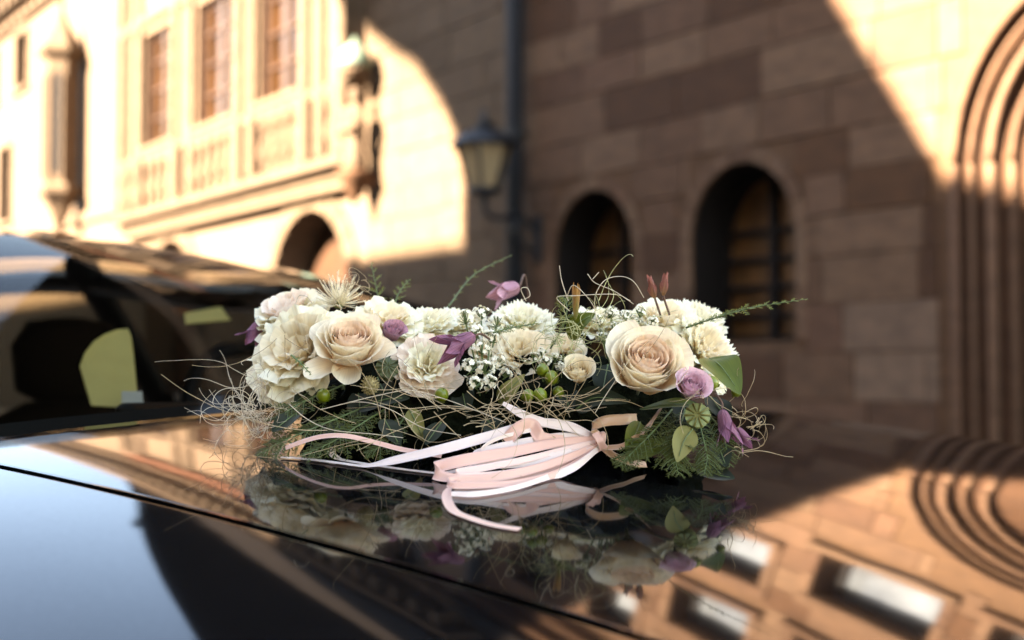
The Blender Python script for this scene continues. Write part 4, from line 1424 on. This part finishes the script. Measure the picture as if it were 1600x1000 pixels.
leaf([(890, 530, 1.13), (905, 505, 1.12), (930, 490, 1.12)], 16, M['leaf'], 'green leaf in the grassy tuft behind the rosebud', (0, -.8, .5))
leaf([(1000, 640, 1.09), (1060, 632, 1.07), (1110, 640, 1.07)], 15, M['leaf'], 'long leaf lying below the small pink rose', (0, -.5, .9))
leaf([(560, 640, 1.10), (600, 625, 1.09), (640, 622, 1.09)], 18, M['leaf_dark'], 'dark leaf under the brown seed head', (0, -.7, .7))

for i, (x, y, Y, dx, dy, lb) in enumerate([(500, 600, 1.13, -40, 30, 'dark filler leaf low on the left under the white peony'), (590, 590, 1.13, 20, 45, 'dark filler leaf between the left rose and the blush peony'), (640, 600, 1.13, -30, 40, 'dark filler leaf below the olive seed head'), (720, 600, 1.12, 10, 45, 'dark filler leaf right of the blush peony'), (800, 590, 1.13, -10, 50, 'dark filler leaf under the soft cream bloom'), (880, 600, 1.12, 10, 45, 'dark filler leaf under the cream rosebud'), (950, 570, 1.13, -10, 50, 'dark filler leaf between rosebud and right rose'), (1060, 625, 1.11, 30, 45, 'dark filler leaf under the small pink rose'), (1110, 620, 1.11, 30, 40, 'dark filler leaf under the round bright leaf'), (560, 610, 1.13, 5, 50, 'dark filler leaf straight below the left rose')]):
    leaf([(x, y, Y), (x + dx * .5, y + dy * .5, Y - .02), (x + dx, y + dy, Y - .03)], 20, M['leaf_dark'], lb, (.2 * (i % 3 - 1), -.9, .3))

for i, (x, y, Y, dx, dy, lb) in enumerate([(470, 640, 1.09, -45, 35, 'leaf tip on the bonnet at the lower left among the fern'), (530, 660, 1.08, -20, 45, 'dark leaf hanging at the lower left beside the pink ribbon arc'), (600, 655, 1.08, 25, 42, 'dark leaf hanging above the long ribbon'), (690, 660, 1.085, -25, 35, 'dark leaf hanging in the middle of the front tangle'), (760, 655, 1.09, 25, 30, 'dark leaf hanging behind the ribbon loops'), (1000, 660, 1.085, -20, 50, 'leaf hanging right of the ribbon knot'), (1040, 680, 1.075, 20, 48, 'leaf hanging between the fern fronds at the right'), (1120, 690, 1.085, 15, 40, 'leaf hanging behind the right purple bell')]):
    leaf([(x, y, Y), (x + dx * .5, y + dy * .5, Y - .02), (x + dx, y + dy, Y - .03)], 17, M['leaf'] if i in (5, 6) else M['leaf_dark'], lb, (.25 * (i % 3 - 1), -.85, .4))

def frond(pts, wpx, label, mat, nb=26, droop=.2, seed=1, dens=9, stemr=.0009, nrm=(0, -.5, .85)):
    """asparagus fern: side branches along a stem, set with fine needles"""
    P = [at(*p) for p in pts]
    o_ = P[0].copy()
    sp_ = spline([p - o_ for p in P], 30)
    Ym = sum(p[2] for p in pts) / len(pts)
    w = wpx * Ym * PXM
    rnd = random.Random(seed)
    nrm = Vector(nrm).normalized()
    V, Fc = [], []
    st_ = [tube(sp_, stemr, 5, stemr * .3)]
    for i in range(nb):
        v = (i + .5) / nb
        x = v * 30
        k = min(int(x), 29)
        p = sp_[k].lerp(sp_[k + 1], x - k)
        d = (sp_[k + 1] - sp_[k]).normalized()
        s_ = d.cross(nrm).normalized() * (1 if i % 2 else -1)
        L = w * (math.sin(math.pi * min(.98, .12 + v * .86)) ** .7) * rnd.uniform(.7, 1.1)
        bd = (s_ * .8 + d * .65 + nrm * rnd.uniform(-.25, .25)).normalized()
        e = p + bd * L - Vector((0, 0, droop * L))
        st_.append(tube([p, p + bd * L * .5, e], stemr * .45, 3, stemr * .2, cap=False))
        for q in range(dens):
            fq = (q + .6) / dens
            c = p.lerp(e, fq)
            for sgn in (-1, 1):
                nd = (bd * .75 + sgn * bd.cross(nrm) * .7 + Vector((rnd.uniform(-.4, .4), rnd.uniform(-.4, .4), rnd.uniform(-.4, .4)))).normalized()
                ln = L * .30 * (1 - .5 * fq) + .0012
                sd_ = nd.cross(nrm).normalized() * ln * .13
                k0 = len(V)
                V += [c, c + nd * ln * .5 + sd_, c + nd * ln, c + nd * ln * .5 - sd_]
                Fc.append((k0, k0 + 1, k0 + 2, k0 + 3))
    root = empty('fern_frond', o_, (0, 0, 0), label, 'fern')
    build('stem', merge(*st_), M['stem'], root, True)
    build('needles', (V, Fc), mat, root, uv=[(.5, .5)] * len(V), kind='stuff')
    return root
frond([(1072, 512, 1.11), (1120, 496, 1.09), (1180, 480, 1.07), (1262, 467, 1.05)], 17, 'light green fern frond reaching out to the right over the wall', M['fern_light'], 34, .05, 1, 8)
frond([(600, 500, 1.24), (590, 460, 1.25), (580, 410, 1.26)], 16, 'blurred fern sprig standing upright at the back left', M['fern_light'], 16, .0, 2, 6)
frond([(610, 500, 1.24), (622, 460, 1.25), (640, 436, 1.26)], 14, 'blurred fern sprig leaning right at the back left', M['fern_light'], 14, .0, 3, 6)
frond([(700, 480, 1.30), (740, 430, 1.32), (800, 398, 1.34)], 9, 'blurred grass like sprig behind the white florets', M['fern_light'], 16, .0, 4, 5)
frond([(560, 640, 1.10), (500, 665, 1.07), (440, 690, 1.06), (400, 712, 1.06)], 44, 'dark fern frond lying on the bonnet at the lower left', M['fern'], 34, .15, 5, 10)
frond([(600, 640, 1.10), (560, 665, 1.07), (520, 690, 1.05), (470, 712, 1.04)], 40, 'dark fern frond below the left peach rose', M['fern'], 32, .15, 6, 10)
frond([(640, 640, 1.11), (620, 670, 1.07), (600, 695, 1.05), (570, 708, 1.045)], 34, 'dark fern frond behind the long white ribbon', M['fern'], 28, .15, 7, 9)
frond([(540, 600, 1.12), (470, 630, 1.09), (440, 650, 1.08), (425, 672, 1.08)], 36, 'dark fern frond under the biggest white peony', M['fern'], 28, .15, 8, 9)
frond([(1050, 640, 1.09), (1020, 675, 1.06), (990, 705, 1.05), (968, 728, 1.04)], 36, 'green fern frond beside the ribbon knot', M['fern'], 30, .15, 9, 10)
frond([(1070, 640, 1.09), (1060, 680, 1.055), (1055, 710, 1.045), (1060, 742, 1.035)], 38, 'green fern frond hanging in front at the right', M['fern'], 30, .15, 10, 10)
frond([(1090, 650, 1.09), (1100, 690, 1.06), (1105, 715, 1.05), (1100, 742, 1.04)], 34, 'green fern frond hanging below the poppy seed head', M['fern'], 28, .15, 11, 10)
frond([(1100, 640, 1.10), (1125, 670, 1.08), (1135, 700, 1.07), (1140, 730, 1.06)], 28, 'green fern frond at the right end near the bonnet', M['fern'], 24, .15, 12, 9)
frond([(860, 545, 1.13), (880, 510, 1.12), (886, 480, 1.12), (880, 462, 1.13)], 22, 'wispy green sprig left in the grassy tuft', M['fern_light'], 20, .0, 13, 7)
frond([(770, 520, 1.10), (800, 512, 1.10), (840, 505, 1.10)], 16, 'wispy green sprig across the central white bloom', M['fern_light'], 18, .0, 14, 6)
frond([(455, 555, 1.05), (470, 568, 1.045), (486, 585, 1.045)], 7, 'tiny fern tip across the biggest white peony', M['fern_light'], 12, .0, 15, 5)

# moss covered base ---------------------------------------------------
fc = at(780, 690, 1.175)
rnd = random.Random(8)
bx_, by_, bz_ = .180, .080, .078
V, Fc = [], []
nA, nB = 40, 12
for j in range(nB + 1):
    el = math.pi / 2 * j / nB
    for i in range(nA):
        a = 2 * math.pi * i / nA
        k = 1 + .06 * math.sin(a * 7 + j) + rnd.uniform(-.04, .04)
        x, y = bx_ * k * math.cos(a) * math.cos(el) ** .42, by_ * k * math.sin(a) * math.cos(el) ** .42
        V.append((x, y, bz_ * math.sin(el) * k))
for j in range(nB):
    for i in range(nA):
        i2 = (i + 1) % nA
        Fc.append((j * nA + i, j * nA + i2, (j + 1) * nA + i2, (j + 1) * nA + i))
def surf(x, y):
    p = Vector((x, y, 0)) - B0
    p.z = 0
    return hood_z(p.dot(FW), p.dot(LT))
base_root = empty('flower_base', (fc.x, fc.y, surf(fc.x, fc.y)), (0, 0, 0), 'dark moss covered base holding the flowers on the bonnet', 'flower base')
V = [(x, y, max(surf(fc.x + x, fc.y + y) - surf(fc.x, fc.y) + .001, z)) for x, y, z in V]
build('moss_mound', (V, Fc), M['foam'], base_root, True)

# fibres --------------------------------------------------------------
def strand(p0, d, L, curl, rnd, n=18, keep=None):
    pts = [Vector(p0)]
    d = Vector(d).normalized()
    ax = Vector((rnd.gauss(0, 1), rnd.gauss(0, 1), rnd.gauss(0, 1))).normalized()
    for i in range(n):
        ax = (ax + .35 * Vector((rnd.gauss(0, 1), rnd.gauss(0, 1), rnd.gauss(0, 1)))).normalized()
        d = (Matrix.Rotation(curl * rnd.uniform(.3, 1.2), 3, ax) @ d).normalized()
        q = pts[-1] + d * (L / n)
        fl = surf(q.x, q.y) + .001
        if q.z < fl:
            q.z = fl
            d.z = abs(d.z) * .2
        pts.append(q)
    return pts
def fibres(name, seeds, label, mat, seed, r=.00045, group='curly sisal fibres'):
    rnd = random.Random(seed)
    parts = []
    o_ = at(*seeds[0][:3])
    for (px, py, Y, sp_px, n, L, curl, dr) in seeds:
        c = at(px, py, Y)
        s_ = sp_px * Y * PXM
        for k in range(n):
            p = c + Vector((rnd.gauss(0, .5) * s_, rnd.gauss(0, .3) * s_, rnd.gauss(0, .35) * s_))
            p.z = max(p.z, surf(p.x, p.y) + .001)
            d = Vector(dr) + Vector((rnd.gauss(0, .6), rnd.gauss(0, .5), rnd.gauss(0, .5)))
            parts.append(tube([q - o_ for q in spline(strand(p, d, L * rnd.uniform(.6, 1.3), curl, rnd, 12), 34)], r * rnd.uniform(.7, 1.3), 4, r * .5, cap=False))
    ob = build(name, merge(*parts), mat, None, True)
    ob.location = o_
    return put(ob, label, 'plant fibre', None, 'stuff')
fibres('sisal_tuft', [(402, 600, 1.12, 24, 12, .075, .36, (-.3, -.2, -.5)), (398, 642, 1.10, 30, 34, .06, .50, (-.4, -.2, .1)), (385, 650, 1.10, 30, 14, .045, .5, (-.8, -.1, .0)), (430, 655, 1.09, 34, 20, .05, .5, (.0, -.2, .0))], 'tangled pale fibres spilling onto the bonnet at the left end', M['fibre_pale'], 1, .00032)
fibres('sisal_tuft', [(620, 650, 1.05, 50, 8, .10, .24, (.7, -.1, .05)), (740, 645, 1.05, 60, 17, .09, .30, (.5, -.1, .02)), (700, 635, 1.05, 50, 10, .09, .24, (-.5, -.1, .05)), (800, 628, 1.055, 44, 18, .07, .38, (.4, -.1, .1)), (860, 636, 1.055, 34, 18, .065, .26, (.7, -.1, .15)), (560, 690, 1.04, 60, 5, .11, .08, (-.8, -.1, -.05))], 'tangled beige fibres across the front below the blooms', M['fibre'], 2, .00034)
fibres('sisal_tuft', [(900, 520, 1.10, 36, 26, .05, .50, (.1, -.1, .1)), (945, 498, 1.10, 36, 8, .05, .36, (.3, -.1, .2)), (885, 535, 1.09, 44, 18, .05, .4, (0, -.1, .0)), (930, 478, 1.10, 30, 3, .06, .22, (.7, 0, .35))], 'looping fibres and curls of the grassy tuft on top', M['fibre_green'], 3, .00034)
fibres('sisal_tuft', [(1172, 668, 1.10, 18, 12, .035, .5, (.8, 0, .0)), (1150, 645, 1.10, 20, 7, .04, .4, (.3, -.1, -.3)), (1150, 705, 1.06, 14, 4, .04, .3, (.8, -.2, .0))], 'small loops of fibre at the right end of the arrangement', M['fibre'], 4, .00034)
fibres('sisal_tuft', [(950, 610, 1.055, 24, 4, .06, .10, (.5, -.1, .6)), (630, 570, 1.06, 50, 5, .06, .22, (.1, -.2, -.4)), (440, 530, 1.09, 30, 3, .07, .16, (-.2, -.2, -.7)), (545, 450, 1.17, 22, 12, .04, .6, (.3, 0, .4)), (1095, 615, 1.045, 16, 5, .04, .2, (.2, -.1, -.6))], 'single loose fibres crossing in front of the blooms', M['fibre'], 5, .00032)
# a few long loops standing above the tuft
def loops(name, lines, label, mat):
    o_ = at(*lines[0][0])
    parts = [tube([q - o_ for q in spline([at(*p) for p in ln], 30)], .0004, 5, .0003, cap=False) for ln in lines]
    ob = build(name, merge(*parts), mat, None, True)
    ob.location = o_
    return put(ob, label, 'plant fibre', None, 'stuff')
loops('fibre_loops', [[(888, 470, 1.10), (878, 440, 1.10), (874, 415, 1.10)], [(930, 490, 1.10), (930, 462, 1.09), (945, 438, 1.09), (970, 432, 1.09), (990, 440, 1.09), (1006, 465, 1.10)],
      [(918, 428, 1.09), (930, 442, 1.09), (960, 455, 1.09), (990, 475, 1.09)], [(890, 486, 1.10), (870, 465, 1.09), (900, 462, 1.09), (960, 460, 1.09), (985, 470, 1.10)], [(926, 436, 1.09), (936, 425, 1.09)],
      [(885, 465, 1.10), (895, 446, 1.09), (912, 458, 1.09), (928, 480, 1.09), (932, 505, 1.09)], [(822, 470, 1.14), (814, 452, 1.13), (824, 450, 1.13), (828, 462, 1.13), (818, 468, 1.13)],
      [(462, 474, 1.09), (468, 462, 1.09), (480, 464, 1.09), (488, 474, 1.09)], [(540, 630, 1.045), (590, 618, 1.04), (640, 610, 1.04), (690, 622, 1.04), (740, 640, 1.04), (790, 660, 1.04)],
      [(450, 630, 1.06), (480, 655, 1.05), (520, 672, 1.05), (580, 678, 1.045), (630, 684, 1.04)], [(500, 640, 1.05), (560, 628, 1.045), (610, 640, 1.04), (660, 668, 1.04), (720, 680, 1.035)], [(985, 560, 1.05), (965, 590, 1.05), (945, 620, 1.05), (930, 645, 1.05)], [(640, 560, 1.06), (625, 585, 1.06), (650, 610, 1.055), (690, 640, 1.05)]],
      'few long single fibres arching above and in front of the flowers', M['fibre_pale'])

# ribbons -------------------------------------------------------------
rb = empty('ribbon_bow', at(938, 690, 1.08), (0, 0, 0), 'pink and white satin ribbon bow with long tails in front of the flowers', 'ribbon')
RB0 = Vector(rb.location)
def ribbon(name, pts, wpx, wdir, mat, n=40, twist=None, thick=.00025):
    """pts (px, py, Y); wdir: direction across the ribbon, one for all points or one for each"""
    P = spline([at(p[0], p[1], p[2] + (.035 * max(0, min(1, (p[0] - 700) / 240)) + SETBACK) * max(0, min(1, (800 - p[1]) / 50)) - SETBACK) - RB0 for p in pts], n)
    many = isinstance(wdir[0], (tuple, list))
    Wd = spline(wdir, n) if many else [Vector(wdir)] * (n + 1)
    wp_ = wpx if isinstance(wpx, (tuple, list)) else [wpx] * len(pts)
    Wp = [v.x for v in spline([(a, 0, 0) for a in wp_], n)]
    V = []
    for i, p in enumerate(P):
        d = (P[min(i + 1, n)] - P[max(i - 1, 0)]).normalized()
        s_ = Wd[i] - d * Wd[i].dot(d)
        s_.normalize()
        nn = d.cross(s_)
        h = Wp[i] * 1.05 * PXM / 2
        for u in (-1, -.5, 0, .5, 1):
            q = p + s_ * (h * u) + nn * (h * .10 * (u * u) * math.sin(i * .35))
            wq = q + RB0
            fl = surf(wq.x, wq.y) + .0012
            if wq.z < fl: q.z += fl - wq.z
            V.append(q)
    Fc = grid_faces(n + 1, 5)
    m_ = len(V)
    # give the cloth its thickness
    V2 = []
    for i in range(n + 1):
        d = (P[min(i + 1, n)] - P[max(i - 1, 0)]).normalized()
        s_ = Wd[i] - d * Wd[i].dot(d)
        s_.normalize()
        nn = d.cross(s_) * thick
        for k in range(5):
            V2.append(V[i * 5 + k] - nn)
    Fc += [tuple(x + m_ for x in q[::-1]) for q in grid_faces(n + 1, 5)]
    for i in range(n):
        for k in (0, 4):
            Fc.append((i * 5 + k, (i + 1) * 5 + k, m_ + (i + 1) * 5 + k, m_ + i * 5 + k))
    return build(name, (V + V2, Fc), mat, rb, True)
flat = (.1, .85, .5)
ribbon('ribbon_tail', [(786, 630, 1.035), (812, 645, 1.035), (850, 660, 1.038), (890, 668, 1.042), (930, 682, 1.045)], [6, 13, 14, 14, 9], (.2, .3, .9), M['satin_white'])
ribbon('ribbon_tail', [(932, 684, 1.048), (890, 665, 1.045), (840, 662, 1.04), (770, 680, 1.03), (690, 702, 1.02), (615, 720, 1.02), (572, 727, 1.025), (530, 728, 1.035), (480, 729, 1.045), (440, 729, 1.05)],
       [9, 13, 15, 16, 16, 16, 15, 14, 14, 13], [(.2, .3, .9), (.2, .3, .9), (.2, .4, .9), (.2, .5, .9), (.2, .5, .9), (.2, .6, .7), (.3, .9, .3), (.2, 1, .12), (.1, 1, .08), (.1, 1, .08)], M['satin_white'], 60)
ribbon('ribbon_tail', [(514, 700, 1.06), (524, 714, 1.055), (548, 722, 1.045), (600, 731, 1.03), (650, 737, 1.02), (700, 738, 1.015), (760, 725, 1.02), (830, 700, 1.03), (925, 690, 1.045)], 13, [(1, .3, .1), (.8, .6, .1), (.2, 1, .1), (.1, 1, .1), (.1, 1, .1), (.1, 1, .2), (.1, .7, .6), (.1, .5, .8), (.1, .4, .9)], M['satin_white'], 60)
# nested loops
def loop_(pts, w_, mat): ribbon('ribbon_loop', pts, w_, (.12, .45, .88), mat, 60)
loop_([(936, 686, 1.046), (880, 690, 1.03), (800, 706, 1.012), (720, 720, 1.0), (684, 730, 1.0), (683, 742, .99), (720, 751, .985), (790, 750, .99), (860, 738, 1.01), (936, 698, 1.04)], [9, 14, 17, 19, 20, 20, 19, 17, 14, 9], M['satin_pink'])
loop_([(934, 684, 1.048), (880, 682, 1.04), (820, 692, 1.03), (770, 702, 1.022), (742, 712, 1.018), (746, 722, 1.008), (800, 724, 1.008), (870, 712, 1.02), (934, 692, 1.044)], [8, 13, 15, 15, 14, 14, 15, 13, 8], M['satin_white'])
loop_([(936, 694, 1.045), (890, 714, 1.02), (830, 734, 1.0), (770, 746, .985), (705, 752, .982), (712, 760, .972), (800, 757, .978), (870, 740, 1.0), (938, 700, 1.042)], [8, 12, 13, 14, 14, 14, 13, 12, 8], M['satin_pink'])
loop_([(936, 690, 1.045), (890, 700, 1.028), (830, 716, 1.012), (760, 730, .998), (715, 738, .992), (722, 744, .984), (790, 740, .992), (870, 722, 1.015), (938, 696, 1.042)], [8, 9, 10, 11, 11, 11, 11, 9, 8], M['satin_tan2'])
loop_([(936, 700, 1.04), (900, 728, 1.01), (860, 746, .995), (800, 766, .972), (745, 774, .960), (705, 772, .958)], [8, 12, 13, 13, 12, 8], M['satin_white'])
ribbon('ribbon_tail', [(800, 742, 1.005), (750, 750, .995), (712, 758, .985), (698, 776, .965), (708, 800, .942), (738, 818, .922), (775, 828, .908), (812, 832, .902)], [12, 13, 14, 15, 16, 17, 18, 18], [(.1, .5, .85), (.1, .5, .85), (.3, .4, .85), (.8, .2, .5), (.8, .5, .3), (.2, .8, .3), (.0, .9, .3), (0, .9, .3)], M['satin_pink'], 50)
ribbon('ribbon_tail', [(407, 721, 1.07), (428, 710, 1.06), (455, 696, 1.05), (497, 683, 1.045), (540, 681, 1.04), (586, 691, 1.04), (632, 703, 1.035), (690, 712, 1.03)], 8, (.1, .5, .85), M['satin_pink'], 44)
# small thin loops
ribbon('ribbon_loop', [(830, 672, 1.035), (780, 684, 1.025), (752, 702, 1.015), (748, 722, 1.01)], 6, (.4, .3, .85), M['satin_white'])
ribbon('ribbon_loop', [(790, 690, 1.03), (812, 668, 1.03), (832, 664, 1.035), (846, 684, 1.03), (880, 690, 1.035)], 20, (.3, .2, .9), M['satin_pink'])
# knot and tan straps
kn = lathe([(.2, -1), (.8, -.75), (1.0, -.1), (.9, .5), (.55, .95), (.15, 1.05)], 12)
km = Matrix.Rotation(rad(18), 3, 'Y') @ Matrix.Diagonal((.0042, .0045, .0085))
build('knot', moved([[Vector(p) * 1.0 for p in kn[0]], kn[1]], (0, -.002, 0), km), M['satin_pink'], rb, True)
ribbon('knot_wrap', [(930, 676, 1.036), (938, 690, 1.032), (944, 702, 1.036)], [13, 11, 14], (1, .1, .2), M['satin_pink'], 16)
ribbon('ribbon_strap', [(940, 684, 1.045), (925, 668, 1.04), (945, 658, 1.035), (978, 655, 1.045), (995, 652, 1.06)], [12, 15, 17, 17, 12], (.1, .3, .95), M['satin_tan'])
ribbon('ribbon_strap', [(944, 700, 1.04), (972, 697, 1.03), (998, 682, 1.03), (1018, 660, 1.035), (1032, 638, 1.05)], [10, 12, 13, 13, 10], (.75, .1, .65), M['satin_tan'])
ribbon('ribbon_strap', [(938, 696, 1.045), (960, 712, 1.04), (985, 722, 1.045), (1010, 726, 1.06)], [12, 14, 14, 10], (.1, .6, .75), M['satin_tan'])
